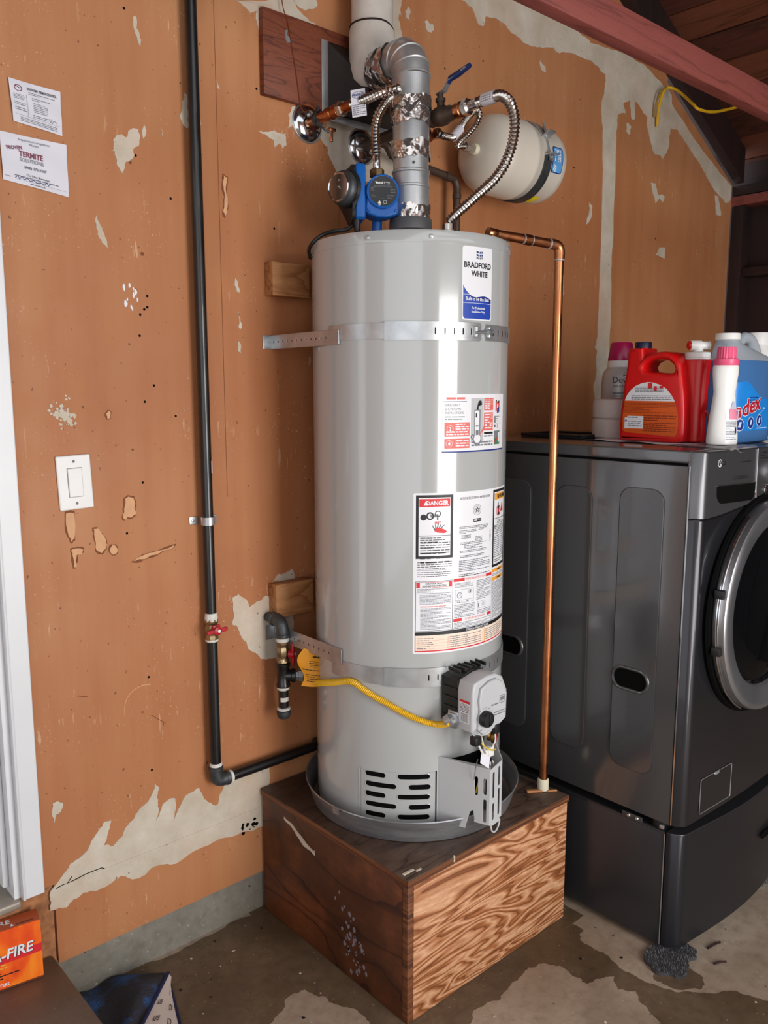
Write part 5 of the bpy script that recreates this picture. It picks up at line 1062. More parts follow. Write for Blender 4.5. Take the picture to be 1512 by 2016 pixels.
frame(mb, fp, .001, -.029, .008, -.022, .0006, 1, .0008); poly(mb, fp, [(-.014, -.0285), (-.0045, -.0285), (-.0092, -.022)], 1, .0008); disc(mb, fp, -.0092, -.031, .003, 1, .0008, 12, .0015)
obj('nameplate', mb, [M['plate_black'], M['white_plastic'], M['ink_grey']], mot, label='round black nameplate with white print')
tb = lambda u, v, w=0: pc + sd * (-.041 - w) + up * v + ax * (.022 + u)        # w points left
timer = obj('timer_case', MB().pillow([(-.045, -.066), (.022, -.066), (.028, -.060), (.028, .058), (.022, .066), (-.030, .066), (-.045, .055)], tb, .026, .006), M['blue'], pu)
obj('case_bulge', MB().lathe([(.0125, -.05), (.0125, .028), (.010, .031)], pc + sd * -.050 + up * .054, ax, 18), M['blue'], timer)
f2 = lambda u, v, w=0: tb(u, v, w + .0262)
dn = (-sd * .80 + ax * .62).normalized(); dc = tb(.012, .008, .052)
dq1 = Vector((-dn.y, dn.x, 0)).normalized(); dq1 = dq1 if dq1.dot(ax) > 0 else -dq1; rc = []
sq = lambda a, p: math.copysign(abs(a) ** p, a)
for (cu, cv_, ru, rv, w, p) in ((-.012, -.002, .041, .068, .0262, .35), (-.012, -.002, .041, .068, .034, .4)):
    rc.append([tb(cu + ru * sq(math.cos(t), p), cv_ + rv * sq(math.sin(t), p), w) for t in [2 * math.pi * k / 40 for k in range(40)]])
for r0, h in ((.046, -.012), (.0435, -.002)): rc.append([dc + dn * h + dq1 * (r0 * math.cos(t)) + up * (r0 * math.sin(t)) for t in [2 * math.pi * k / 40 for k in range(40)]])
obj('timer_cover', MB().sweep(rc), M['black'], timer)
dial = obj('dial', MB().lathe([(.041, -.004), (.0415, .006), (.038, .012), (.037, .013), (.0365, .018), (.034, .0195)], dc, dn, 48), M['iron'], timer)
obj('dial_ring', MB().lathe([(.0325, .0185), (.0345, .0205), (.0325, .0225), (.0305, .0205)], dc, dn, 48), M['chrome'], dial)
obj('dial_face', MB().lathe([(.0315, .0185), (.0315, .0198), (0, .0198)], dc, dn, 40), mat('dark_dial', '#2e2622', .3), dial)
q = Vector((-dn.y, dn.x, 0)); obj('pointer', MB().tube([dc + dn * .0215 + q * .006 - up * .004, dc + dn * .0215 - q * .004 + up * .003], .0018, 6).lathe([(.003, 0), (.003, .002)], dc + dn * .0205 + up * .016, dn, 10), M['chrome'], dial)
cd0 = tb(.012, -.068, .020)
pcable = smooth([cd0, cd0 + Vector((0, 0, -.020)), (1.380, -.250, 1.866), (1.345, -.240, 1.853), (1.300, -.225, 1.853), (1.262, -.21, 1.842), (1.248, -.185, 1.815), (1.252, -.16, 1.78), (1.27, -.12, 1.74), (1.29, -.06, 1.70)], 6)
PCB = [cd0 + Vector((0, 0, .004)), cd0 + Vector((0, 0, -.022))] + [Vector(p) for p in CORD_PTS]
obj('power_cord', MB().tube(smooth(PCB, 6), .0048, 8), M['black'], pu)
obj('strain_relief', MB().lathe([(.009, 0), (.008, .026), (.006, .03)], cd0 + Vector((0, 0, .004)), (0, 0, -1), 12), M['black'], pu)
# --- copper discharge pipe
TPX, TPY = 1.786, -.542
tp_ = thing('copper_discharge_pipe', (TPX, TPY, BZ), 'copper relief pipe from the heater top down to the stand corner', 'pipe')
q0 = Vector((1.581, -.493, 1.850)); q1 = Vector((TPX, TPY, 1.838)); cr_ = .0118
dq = (q1 - q0).normalized()
obj('relief_valve', MB().lathe([(.011, 0), (.0125, .003), (.0125, .012), (.011, .014)], q0 - Vector((0, 0, .016)), n=8).lathe([(.0125, 0), (.0132, .002), (.0132, .022), (.0125, .024)], q0 + dq * -.012, dq, 16), M['copper'], tp_)
obj('horizontal_pipe', pipe(MB(), q0, q1 - dq * .024, cr_, 18), M['copper'], tp_)
for t in (.44, .56): obj('joint', MB().lathe([(cr_, 0), (cr_ + .0015, .001), (cr_ + .0015, .003), (cr_, .004)], q0.lerp(q1, t), dq, 18), M['zinc'], tp_)
obj('coupling', MB().lathe([(cr_ + .0005, 0), (cr_ + .0016, .001), (cr_ + .0016, .022), (cr_ + .0005, .023)], q0.lerp(q1, .455), dq, 18), M['copper'], tp_)
obj('elbow', MB().tube(smooth([q1 - dq * .034, q1 - dq * .018, q1 - dq * .006 + Vector((0, 0, -.003)), q1 + Vector((0, 0, -.014)), q1 + Vector((0, 0, -.036))], 5), cr_ + .0016, 18), M['copper'], tp_)
obj('solder_ring', MB().lathe([(cr_ + .0012, 0), (cr_ + .0026, .001), (cr_ + .0026, .003), (cr_ + .0012, .004)], q1 + Vector((0, 0, -.038)), (0, 0, 1), 18).lathe([(cr_ + .0012, 0), (cr_ + .0026, .001), (cr_ + .0026, .003), (cr_ + .0012, .004)], q1 - dq * .036, dq, 18), M['zinc'], tp_)
obj('vertical_pipe', pipe(MB(), (TPX, TPY, 1.806), (TPX - .002, TPY, .400), cr_, 20), M['copper'], tp_)
obj('pipe_sticker', MB().lathe([(cr_ + .0006, 1.715), (cr_ + .0006, 1.765)], (TPX, TPY, 0), n=6, a0=-70, a1=-25, cap=False), M['paper'], tp_)
obj('end_socket', MB().lathe([(.0145, 0), (.0155, .002), (.0155, .030), (.013, .033)], (TPX - .002, TPY, .3705), n=18), M['ivory'], tp_)
obj('wood_shim', MB().box((-.030, -.006, 0), (.014, .006, .006), .001, M=Matrix.Translation((TPX - .022, TPY + .004, BZ + .0003)) @ Matrix.Rotation(R_(-35), 4, 'Z')).box((-.012, -.004, .0), (.016, .004, .004), .001, M=Matrix.Translation((TPX + .01, TPY - .020, BZ + .0003)) @ Matrix.Rotation(R_(-35), 4, 'Z')), M['stud'], tp_)
# ================================================================ THE WASHER AND WHAT STANDS ON IT
graph = NT('graphite_metal_paint'); gm = graph.out(graph.ramp(graph.noise(400, 1), [(.3, rgb('#545456')), (.7, rgb('#5b5b5d'))]), .2, .5, **{'Coat Weight': .4, 'Coat Roughness': .06})
gd_ = mat('dark_graphite_front', '#2c2c31', .28, .6, .02, 300, **{'Coat Weight': .3})
ped = mat('pedestal_graphite', '#434347', .3, .6, .02, 300)
panel_m = mat('silver_control_panel', '#626265', .34, .75, .02, 200)
brush = NT('brushed_ring'); bm_ = brush.out(brush.ramp(brush.noise(4, 4), [(.3, rgb('#8f9196')), (.7, rgb('#b4b7bc'))]), .3, .85)
WX0, WX1, WF = 1.880, 2.566, -.876
wa = thing('washing_machine', (2.22, -.5, .36), 'graphite front-loading washing machine on a matching pedestal', 'washer')
obj('cabinet', MB().box((WX0, WF, .362), (WX1, -.13, 1.293), .003), gm, wa)
obj('top_cover', MB().box((WX0 - .001, WF - .001, 1.299), (WX1 + .001, -.13, 1.330), .005, seg=3), gm, wa)
obj('top_gap', MB().box((WX0 + .004, WF + .004, 1.29), (WX1 - .004, -.14, 1.302)), M['dark_void'], wa)
YZp = lambda u, v, w: (WX0 - w, u, v)
for (y0, y1, z0, z1) in ((-.400, -.205, .475, 1.222), (-.605, -.490, .475, 1.218), (-.815, -.688, .475, 1.230)):
    obj('side_rib', MB().pillow(rrect(y0, z0, y1, z1, .035, 6), YZp, .0028, .0022, steps=2), gm, wa)
for yc_, zc_ in ((-.742, .722), (-.33, .722)):
    rim = rrect(yc_ - .052, zc_ - .029, yc_ + .052, zc_ + .029, .028, 7)
    g = obj('side_grip', MB().tube([YZp(u, v, .0030) for u, v in rim], .0045, 8, close=True), gm, wa)
    obj('grip_recess', MB().prism(rrect(yc_ - .050, zc_ - .027, yc_ + .050, zc_ + .027, .026, 7), YZp, .0029, .0034), M['dark_void'], g)
# front: bulged sheet with rounded corners
def fprof(u):      # u 0..1 across the front -> (x, y)
    x = WX0 + (WX1 - WX0) * u; e = min(u, 1 - u) * (WX1 - WX0)
    y = WF - .001 - .027 * (1 - max(0, 1 - e / .032) ** 2.2) - .012 * math.sin(math.pi * u)
    return x, y
us = [0, .004, .009, .015, .022, .03, .038, .046, .056, .07, .1, .15, .2, .3, .4, .5]; us += [1 - u for u in reversed(us[:-1])]
def front(zlo, zhi, out=0, th=.014):
    rings = []
    for u in us:
        x, y = fprof(u); a, b = (zlo(u), zhi(u))
        rings.append([(x, y - out, a), (x, y - out, b - .003), (x, y - out + .003, b), (x, WF + .004, b), (x, WF + .004, a)])
    return MB().sweep(rings)
lowc = lambda u: 1.1655 + .024 * math.sin(math.pi * min(1, max(0, u - .06) / .88)) ** 1.6
obj('front_panel', front(lambda u: .364, lambda u: lowc(u) - .003), gd_, wa)
obj('control_panel', front(lowc, lambda u: 1.328, .0015), panel_m, wa)
fx = lambda x: fprof((x - WX0) / (WX1 - WX0))[1]
FP = lambda u, v, w=0: (u, fx(u) - .0015 - w, v)
obj('edge_trim', MB().box((WX0 - .0012, WF - .0022, .366), (WX0 + .0012, WF + .0005, 1.293)), M['chrome'], wa)
dr = obj('drawer_pull', MB().pillow(arc((1.984, 1.226), .030, 180, 262, 6) + arc((2.118, 1.222), .030, 285, 360, 6) + [(2.146, 1.2385), (1.954, 1.2415)], lambda u, v, w: FP(u, v, w - .002), .0035, .001, steps=1), M['dark_void'], wa, label='dark recessed drawer pull')
obj('pull_rim', MB().tube([FP(u, v, .002) for u, v in [(1.954, 1.2415), (2.05, 1.240), (2.146, 1.2385)] + [(2.148, 1.222)] + list(reversed(arc((2.118, 1.222), .030, 285, 350, 4)))], .0014, 6), M['chrome'], dr)
obj('panel_seam', MB().tube([FP(2.150, 1.326, .0005), FP(2.152, 1.25, .0005), FP(2.158, lowc(.4) + .002, .0005)], .0012, 6), M['chrome'], wa)
obj('power_button', MB().lathe([(.0145, 0), (.0145, .003), (.012, .005), (0, .0055)], FP(2.212, 1.214, 0), (0, -1, 0), 24).lathe([(.007, .0052), (.007, .0064), (.0058, .0064)], FP(2.212, 1.214, 0), (0, -1, 0), 20), M['chrome'], wa)
obj('selector_dial', MB().lathe([(.040, 0), (.040, .010), (.036, .018), (.033, .019), (.031, .016), (0, .016)], FP(2.262, 1.260, 0), (0, -1, 0), 36), M['chrome'], wa)
mb = MB(); disc(mb, FP, 1.962, 1.298, .0095, 1, .0004, 28, .0078); rect(mb, FP, 1.9605, 1.293, 1.9625, 1.303, 1, .0005, 1); rect(mb, FP, 1.9605, 1.293, 1.9665, 1.295, 1, .0005, 1); disc(mb, FP, 1.9588, 1.3005, .0011, 1, .0005, 8)
ink(mb, FP, 'LG', 1.980, 1.2925, .010, 0, w=.0005); obj('maker_emblem', mb, [M['ink'], M['label_white']], wa)
for a_ in ((2.06, 1.293, 2.125, 1.299, 1), (2.03, 1.252, 2.115, 1.262, 2), (2.165, 1.296, 2.21, 1.318, 3)):
    mb = MB(); lines(mb, FP, *a_, 0, .0005, .4, 2); obj('panel_print', mb, M['ink'], wa)
# door
dx, dz = 2.223, .905; dy = fx(dx)
door = obj('door_ring', MB().lathe([(.268, -.004), (.283, .006), (.287, .028), (.284, .040), (.278, .0445), (.268, .045), (.228, .036), (.222, .030), (.218, .018), (.200, .004)], (dx, dy, dz), (0, -1, 0), 96, cap=False), bm_, wa, label='brushed round door ring')
obj('ring_gasket', MB().lathe([(.292, -.006), (.300, .0), (.297, .008), (.286, .010)], (dx, dy, dz), (0, -1, 0), 80, cap=False), M['dark_void'], door)
obj('door_rim', MB().tube([(dx + .290 * math.cos(R_(a)), dy - .022, dz + .290 * math.sin(R_(a))) for a in range(120, 246, 5)], .003, 8), M['chrome'], door)
glass = NT('smoked_glass'); gl = glass.out(rgb('#0d0d10'), .06, 0, **{'Coat Weight': .6, 'Coat Roughness': .03})
obj('door_glass', MB().lathe([(.219, .022), (.205, .012), (.190, -.010), (.165, -.050), (.12, -.072), (.05, -.082), (0, -.083)], (dx, dy - .002, dz), (0, -1, 0), 64, cap=False), gl, door)
obj('glass_bowl', MB().lathe([(.217, .020), (.19, .030), (.14, .036), (.07, .040), (0, .041)], (dx, dy + .004, dz), (0, -1, 0), 48, cap=False), None or NT('clear_door_glass').out(rgb('#303236'), .03, 0, **{'Transmission Weight': .9, 'IOR': 1.2}), door)
for zz in (.978, .832): obj('hinge', MB().box((dx - math.sqrt(.288 ** 2 - (zz - dz) ** 2) - .012, dy - .036, zz - .011), (dx - math.sqrt(.288 ** 2 - (zz - dz) ** 2) + .006, dy - .012, zz + .011), .003), M['black'], door)
fc = obj('filter_cover', MB().pillow(rrect(1.962, .380, 2.118, .474, .006), lambda u, v, w: FP(u, v, w - .004), .0045, .001, steps=2), gd_, wa)
obj('cover_seam', MB().tube([FP(u, v, .0004) for u, v in rrect(1.961, .379, 2.119, .475, .006)], .0011, 5, close=True), M['zinc'], fc)
obj('cover_notch', MB().pillow(pill(2.04, .471, .024, .008, 4), lambda u, v, w: FP(u, v, w), .0014, .0004, steps=1), M['zinc'], fc)
for x, y in ((WX0 + .03, -.83), (WX1 - .04, -.83), (WX0 + .03, -.17), (WX1 - .04, -.17)): obj('foot', MB().lathe([(.02, .337), (.02, .364)], (x, y, 0), n=14), M['black'], wa)
pe = thing('washer_pedestal', (2.22, -.5, .0), 'graphite drawer pedestal under the washing machine', 'pedestal')
obj('cabinet', MB().box((WX0, -.861, .018), (WX1, -.13, .337), .003), ped, pe)
def pfront(zlo, zhi, out):
    rings = []
    for u in us:
        x, y = fprof(u); y -= out + .016 * math.sin(math.pi * u) ** 1.5
        rings.append([(x, y, zlo), (x, y - .0, zhi - .002), (x, y + .002, zhi), (x, -.866, zhi), (x, -.866, zlo)])
    return MB().sweep(rings)
obj('drawer_front', pfront(.022, .338, .0), mat('pedestal_front', '#303035', .3, .6, .02, 300), pe)
obj('drawer_top_lip', pfront(.3385, .342, .001), ped, pe)
obj('edge_trim', MB().box((WX0 - .0012, -.8625, .022), (WX0 + .0008, -.8605, .335)), M['zinc'], pe)
obj('drawer_gap', MB().box((WX0 + .001, -.868, .022), (WX0 + .02, -.858, .336)), M['dark_void'], pe)
obj('drawer_slot', MB().pillow(pill(2.36, .200, .13, .022, 5), lambda u, v, w: (u, fx(u) - .018 - w, v), .004, .001, steps=1), M['dark_void'], pe)
br = obj('joint_bracket', MB().box((WX0 - .001, -.795, .338), (WX0 + .004, -.735, .352), .001), M['iron'], pe)
for y in (-.78, -.755): obj('screw', MB().lathe([(.005, 0), (.004, .002), (0, .0022)], (WX0 - .001, y, .345), (-1, 0, 0), 10), M['zinc'], br)
obj('side_lip', MB().box((WX0 - .0015, -.861, .335), (WX0 + .01, -.14, .340), .001), ped, pe)
obj('corner_screw', MB().box((WX0 - .002, -.858, .346), (WX0 + .004, -.846, .356), .001), M['zinc'], pe)
for x, y in ((WX0 + .03, -.82), (WX1 - .04, -.82), (WX0 + .03, -.17), (WX1 - .04, -.17)): obj('foot', MB().lathe([(.022, .0155), (.022, .02)] if y < -.5 and x < 2 else [(.022, .0), (.022, .02)], (x, y, 0), n=14), M['black'], pe)
# carpet scrap under the front corner, lint by the other corner
def fuzz(name, outline, h, col, lab, cat, seed, n):
    rn = random.Random(seed); mb = MB().prism(jag(outline, .012, 3, seed), lambda u, v, w: (u, v, w), .0005, h)
    xs = [p[0] for p in outline]; ys = [p[1] for p in outline]
    def inside(x, y):
        c = False
        for i in range(len(outline)):
            (x1, y1), (x2, y2) = outline[i - 1], outline[i]
            if (y1 > y) != (y2 > y) and x < (x2 - x1) * (y - y1) / (y2 - y1) + x1: c = not c
        return c
    b = MB(); b2 = MB(); k = 0
    while k < n:
        x, y = rn.uniform(min(xs) - .004, max(xs) + .004), rn.uniform(min(ys) - .004, max(ys) + .004)
        if not inside(x, y): continue
        k += 1; a, L, t = rn.uniform(0, 6.28), rn.uniform(.004, .009), rn.uniform(.3, 1.3)
        d = Vector((math.cos(a) * math.cos(t), math.sin(a) * math.cos(t), math.sin(t))) * L; s = Vector((-math.sin(a), math.cos(a), 0)) * .0007
        p = Vector((x, y, h - .001)); (b if k % 2 else b2).add([p - s, p + s, p + d], [(0, 1, 2)])
    o = thing(name, (sum(xs) / len(xs), sum(ys) / len(ys), 0), lab, cat)
    obj('backing', mb, col[0], o); obj('pile', b, col[1], o, kind='stuff'); obj('pile', b2, col[2], o, kind='stuff')
fuzz('carpet_scrap', [(1.796, -.902), (1.812, -.862), (1.845, -.842), (1.97, -.846), (1.955, -.90), (1.945, -.935), (1.925, -.945), (1.892, -.938), (1.858, -.955), (1.826, -.960)], .010, [mat('carpet_backing', '#3a3a3c', .9), mat('carpet_pile_dark', '#3b3b3e', .9), mat('carpet_pile_light', '#77777b', .9)], 'ragged grey carpet scrap under the front corner of the washer pedestal', 'carpet', 3, 2600)
fuzz('lint_clump', [(2.34, -.905), (2.37, -.925), (2.42, -.93), (2.45, -.91), (2.43, -.895), (2.38, -.893)], .008, [mat('lint_core', '#6a6661', .9), mat('lint_dark', '#8a857e', .9), mat('lint_light', '#b8b4ad', .9)], 'clump of pale lint on the floor by the pedestal front', 'lint', 5, 700)

# --- laundry things on the washer
T = 1.3305
# plastic film and paper lying under the bottles
def film(a, b):
    x = 2.03 + .20 * a; y = -.465 - .43 * b
    x += .05 * (1 - a) * (b - .5); z = T + .002 + .0018 * abs(math.sin(9 * a + 4 * b)) * (1 if a < .3 else .4)
    if b > .93: y = -.8790 - .03 * (b - .93) / .07; z -= .002
    return Vector((x, y, z + .004 * max(0, math.sin(5 * b + 1)) * max(0, .3 - a)))
obj('paper_sheet', MB().grid(lambda a, b: (2.035 + .17 * a - .03 * (b - .3), -.455 - .33 * b, T + .0012 + .004 * max(0, .25 - a) * (1 + math.sin(14 * b)) * 2), 14, 24), M['paper'], label='rumpled white paper sheet lying under the red jug', cat='paper')
flm = NT('clear_plastic_film'); flm = flm.out(rgb('#cfc9c8'), .25, 0, **{'Transmission Weight': .55, 'IOR': 1.2, 'Alpha': .75})
def flap(a, b):
    # runs from under the bottles over the front edge of the panel
    y = -.775 - .145 * b; x = 1.985 + .16 * a + .02 * b; z = T + .0022 + .0015 * math.sin(17 * a + 5 * b)
    if y < -.909: z -= (-.909 - y) * (.5 + 1.8 * a); y = -.909 - (-.909 - y) * .55
    return Vector((x, y, z + .003 * max(0, math.sin(11 * a)) * b))
obj('plastic_bag', MB().grid(flap, 26, 16), flm, label='clear plastic film under the pink-capped bottle, drooping over the washer front', cat='plastic film')
def tray():
    t = thing('black_tray', (2.16, -.30, T), 'thin flat black tray on the washer behind the copper pipe', 'tray')
    obj('base', MB().box((2.075, -.420, T), (2.26, -.20, T + .004), .001), M['black'], t)
    for a, b in (((2.075, -.42), (2.08, -.20)), ((2.255, -.42), (2.26, -.20)), ((2.075, -.42), (2.26, -.415)), ((2.075, -.205), (2.26, -.20))): obj('rim', MB().box((*a, T + .004), (*b, T + .011), .001), M['black'], t)
tray()
# red jug
JX, JY = 2.090, -.540
jk = thing('detergent_jug', (2.15, -.66, T + .004), 'big red laundry detergent jug with navy cap and white press tap', 'jug')
J = lambda X_, Y_: ((X_ - 335) / 550 * .205, (920 - Y_) * .000363)
out = [J(*p) for p in ((338, 912), (345, 925), (800, 925), (860, 915), (872, 860), (868, 700), (855, 560), (835, 440), (822, 360), (805, 320), (775, 283), (730, 258), (680, 247), (630, 250), (560, 268), (518, 290), (506, 215), (390, 215), (384, 300), (374, 400), (362, 480), (358, 570), (343, 680), (336, 800))]
hole = [J(*p) for p in ((522, 365), (540, 330), (585, 308), (660, 302), (720, 315), (760, 345), (775, 380), (768, 402), (735, 413), (660, 405), (575, 400), (536, 392))]
jf = lambda u, v, w: (JX + w, JY - u, T + .004 + v)
obj('jug_body', MB().pillow(out, jf, .088, .011, [hole], steps=5), M['red_plastic'], jk)
tapc = Vector((2.170, -.728, T + .004))
sec = lambda s, z: [(tapc.x + s * .043 * math.copysign(abs(math.cos(a)) ** .7, math.cos(a)), tapc.y + s * .040 * math.copysign(abs(math.sin(a)) ** .7, math.sin(a)), tapc.z + z) for a in [2 * math.pi * k / 36 for k in range(36)]]
obj('tap_column', MB().sweep([sec(.86, 0), sec(.95, .004), sec(.97, .05), sec(1.0, .12), sec(1.08, .19), sec(1.10, .212), sec(1.07, .220), sec(.9, .2225)]), M['red_plastic'], jk)
nk = J(448, 215)
obj('cap', MB().lathe([(.0215, 0), (.023, .001), (.023, .016), (.0215, .0185), (0, .0185)], jf(nk[0], nk[1] - .001, .044), n=30), M['navy_plastic'], jk)
tz = tapc.z + .2225
tap = obj('press_tap', MB().lathe([(.037, 0), (.037, .004), (.034, .006), (.034, .018), (.031, .020), (0, .020)], (tapc.x, tapc.y, tz), n=36).lathe([(.013, .018), (.013, .036)], (tapc.x, tapc.y, tz), n=16), M['white_plastic'], jk, label='white press tap')
td = Vector((.80, -.60, 0)).normalized()
obj('tap_spout', MB().lathe([(.0125, -.024), (.0135, -.02), (.0135, .006), (.011, .008), (.011, .028), (.0125, .030)], Vector((tapc.x, tapc.y, tz + .038)), td, 20).box((tapc.x + .012, tapc.y - .022, tz + .026), (tapc.x + .028, tapc.y - .004, tz + .048), .004), M['white_plastic'], tap)
obj('tap_button', MB().lathe([(.010, 0), (.012, .001), (.012, .005), (.009, .008)], Vector((tapc.x, tapc.y, tz + .038)) - td * .022, -td, 20), M['red_plastic'], tap)
fl_ = lambda u, v, w=0: (JX - .0006 - w, JY - u, T + .004 + v)
lo_, hi_ = .026, .178; mb = MB()
a_ = [J(*p) for p in ((372, 690), (385, 610), (410, 560), (450, 515), (500, 487), (555, 475), (620, 480), (690, 505), (745, 545), (785, 600), (800, 618), (372, 618))]
top_ = [J(*p) for p in ((383, 615), (400, 575), (430, 535), (470, 503), (520, 482), (570, 474), (620, 478), (680, 498), (725, 525), (765, 570), (795, 618))]
bot_ = [J(*p) for p in ((383, 618), (795, 618), (822, 700), (830, 780), (826, 850), (805, 880), (400, 860), (375, 840), (370, 760), (374, 690))]
poly(mb, fl_, top_, 0, .0002); poly(mb, fl_, bot_, 1, .0002)
(u_, v_) = J(440, 612); (u2, v2) = J(770, 600)
lines(mb, fl_, u_, v_ + .001, u2, v_ + .015, 3, 2, .0005, .4, 1); lines(mb, fl_, J(470, 0)[0], J(0, 550)[1], J(700, 0)[0], J(0, 505)[1], 4, 2, .0005, .45, 2)
for X_, Y_, w_, h_ in ((575, 520, 34, 40), (625, 540, 22, 36), (668, 520, 30, 18)):
    p, q = J(X_, Y_), J(X_ + w_, Y_ - h_); rect(mb, fl_, p[0], p[1], q[0], q[1], 3, .0007, 1)
p, q = J(380, 708), J(800, 628); lines(mb, fl_, p[0], p[1], q[0], q[1], 8, 4, .0005, .4, 3)
p, q = J(548, 770), J(812, 718); lines(mb, fl_, p[0], p[1], q[0], q[1], 3, 4, .0005, .45, 4); p, q = J(548, 850), J(812, 775); lines(mb, fl_, p[0], p[1], q[0], q[1], 5, 4, .0005, .4, 5)
p, q = J(412, 828), J(548, 732); rect(mb, fl_, p[0], p[1], q[0], q[1], 0, .0007, 2); p, q = J(420, 752), J(520, 738); lines(mb, fl_, p[0], p[1] + .001, q[0], q[1], 1, 2, .0009, .7, 6); p, q = J(420, 812), J(530, 765); lines(mb, fl_, p[0], p[1], q[0], q[1], 3, 2, .0009, .3, 7)
p, q = J(390, 830), J(412, 745); rect(mb, fl_, p[0], p[1], q[0], q[1], 0, .0007, 1); p = J(402, 770); disc(mb, fl_, p[0], p[1], .003, 5, .0009, 14)
obj('back_label', mb, [M['label_white'], mat('orange_label', '#d85a12', .4, 0, .04), M['ink_grey'], M['ink_red'], mat('dark_orange_print', '#8a2f0c', .5), M['ink_navy']], jk)
# pink-capped white bottle
PK = Vector((2.1045, -.8405, T + .0035))
pk = thing('fabric_softener_bottle', PK[:], 'slim white bottle with ribbed pink cap at the washer front edge', 'bottle')
vdir = Vector((.745, -.667, 0))
obj('bottle_body', MB().lathe([(.036, 0), (.0395, .003), (.0395, .02), (.036, .06), (.031, .10), (.0285, .122), (.0275, .130), (.0278, .134), (.0272, .138), (.0282, .142), (.0305, .165), (.0325, .185), (.0325, .20), (.030, .205)], PK, n=40, ey=.72, xd=vdir), M['white_plastic'], pk)
obj('cap_skirt', MB().lathe([(.030, .204), (.0315, .206), (.0315, .219), (.030, .2205)], PK, n=36), M['pink_plastic'], pk)
obj('cap', MB().sweep([[(PK.x + (.0228 + (.0012 if k % 2 else 0)) * s * math.cos(2 * math.pi * k / 44), PK.y + (.0228 + (.0012 if k % 2 else 0)) * s * math.sin(2 * math.pi * k / 44), PK.z + z) for k in range(44)] for z, s in ((.2205, 1), (.247, .97), (.2505, .92))]), M['pink_plastic'], pk, sharp=20)
def pr(z):
    pts = [(0, .0395), (.02, .0395), (.06, .036), (.10, .031), (.13, .0275), (.2, .0325)]
    for (a, r0), (b, r1) in zip(pts, pts[1:]):
        if z <= b: return r0 + (r1 - r0) * (z - a) / (b - a)
    return .03
pd = Vector((-.667, -.745, 0)); 
def fpk(u, v, w=0):
    r = pr(v) + .0006; t = max(-1, min(1, u / r)); return PK + vdir * (r * t) + pd * (r * .72 * math.sqrt(max(0, 1 - t * t)) + w + .0004) + Vector((0, 0, v))
mb = MB(); rect(mb, fpk, -.004, .010, .030, .085, 0, 0, 12); lines(mb, fpk, -.002, .014, .028, .062, 12, 1, .0006, .35, 1); rect(mb, fpk, .006, .066, .030, .092, 3, .0006, 8); poly(mb, fpk, [(.009, .093), (.026, .093), (.023, .112), (.015, .112)], 2, .0006); rect(mb, fpk, .0245, .030, .0285, .046, 4, .0008, 1)
obj('bottle_label', mb, [M['label_white'], M['ink_grey'], mat('lilac_ink', '#c3c4da', .5), mat('pink_ink', '#e88aa6', .5), M['ink_navy']], pk)
# blue cleaner jug
BC = Vector((2.280, -.794, T)); bjd = Vector((1, .05, 0)).normalized()
bj = thing('window_cleaner_jug', BC[:], 'clear jug of blue glass cleaner with white cap at the right picture edge', 'jug')
blq = NT('blue_liquid'); bl = blq.out(rgb('#4a7ab4'), .12, 0, **{'Transmission Weight': .25, 'IOR': 1.33})
clr = NT('clear_jug_plastic'); cl = clr.out(rgb('#c8d2dc'), .2, 0, **{'Transmission Weight': .5, 'IOR': 1.2})
def bsec(sx, sy, z, ox=0, n=48, p=.62): return [(BC.x + ox + sx * math.copysign(abs(math.cos(a)) ** p, math.cos(a)), BC.y + sy * math.copysign(abs(math.sin(a)) ** p, math.sin(a)), T + z) for a in [2 * math.pi * k / n for k in range(n)]]
obj('liquid_body', MB().sweep([bsec(.116, .050, .001), bsec(.124, .057, .006), bsec(.126, .060, .05), bsec(.126, .060, .15), bsec(.1245, .059, .19), bsec(.121, .058, .222)]), bl, bj, label='blue liquid showing through the jug')
obj('shoulder', MB().sweep([bsec(.121, .058, .2225), bsec(.110, .052, .234), bsec(.060, .034, .258, -.052), bsec(.034, .030, .270, -.076, p=.8), bsec(.029, .029, .274, -.0795, p=1), bsec(.029, .029, .2775, -.0795, p=1)]), cl, bj)
obj('handle', MB().tube(smooth([(BC.x - .028, BC.y, T + .262), (BC.x + .005, BC.y, T + .285), (BC.x + .05, BC.y, T + .283), (BC.x + .085, BC.y, T + .255), (BC.x + .097, BC.y, T + .225), (BC.x + .095, BC.y, T + .20)], 6), [.015] * 31, 14), cl, bj)
obj('cap', MB().lathe([(.030, 0), (.0315, .001), (.0315, .015), (.030, .017), (0, .0172)], (BC.x - .0795, BC.y, T + .2775), n=30), M['white_plastic'], bj)
def fbj(u, v, w=0):
    t = max(-.999, min(.999, u / .126)); return Vector((BC.x + u, BC.y - .0602 * (1 - abs(t) ** (2 / .62)) ** (.62 / 2) - .0004 - w, T + v))
mb = MB()
us_ = [-.122 + .24 * i / 26 for i in range(27)]
tl = lambda u: .165 if u < -.09 else (.172 - .05 * (1 / (1 + math.exp(-(u + .035) * 55))) if u < .02 else .121 - .2 * max(0, u - .06))
mb.add([q for u in us_ for q in (fbj(u, .036 + .02 * max(0, u - .02) ** 1 * 0, .0), fbj(u, tl(u), .0))], [(2 * i, 2 * i + 2, 2 * i + 3, 2 * i + 1) for i in range(26)], 0)
rot_ = 13
for off_, mi_, w_ in ((.0016, 1, .0005), (0, 2, .0009)):
    for du, dv in (((-1, 0), (1, 0), (0, 1), (0, -1), (.7, .7), (-.7, -.7), (.7, -.7), (-.7, .7)) if off_ else ((0, 0),)):
        ink(mb, fbj, 'Windex', .008 + du * off_, .096 + dv * off_, .040, mi_, 'r', w_, 1.12, rot=rot_, shear=.25)
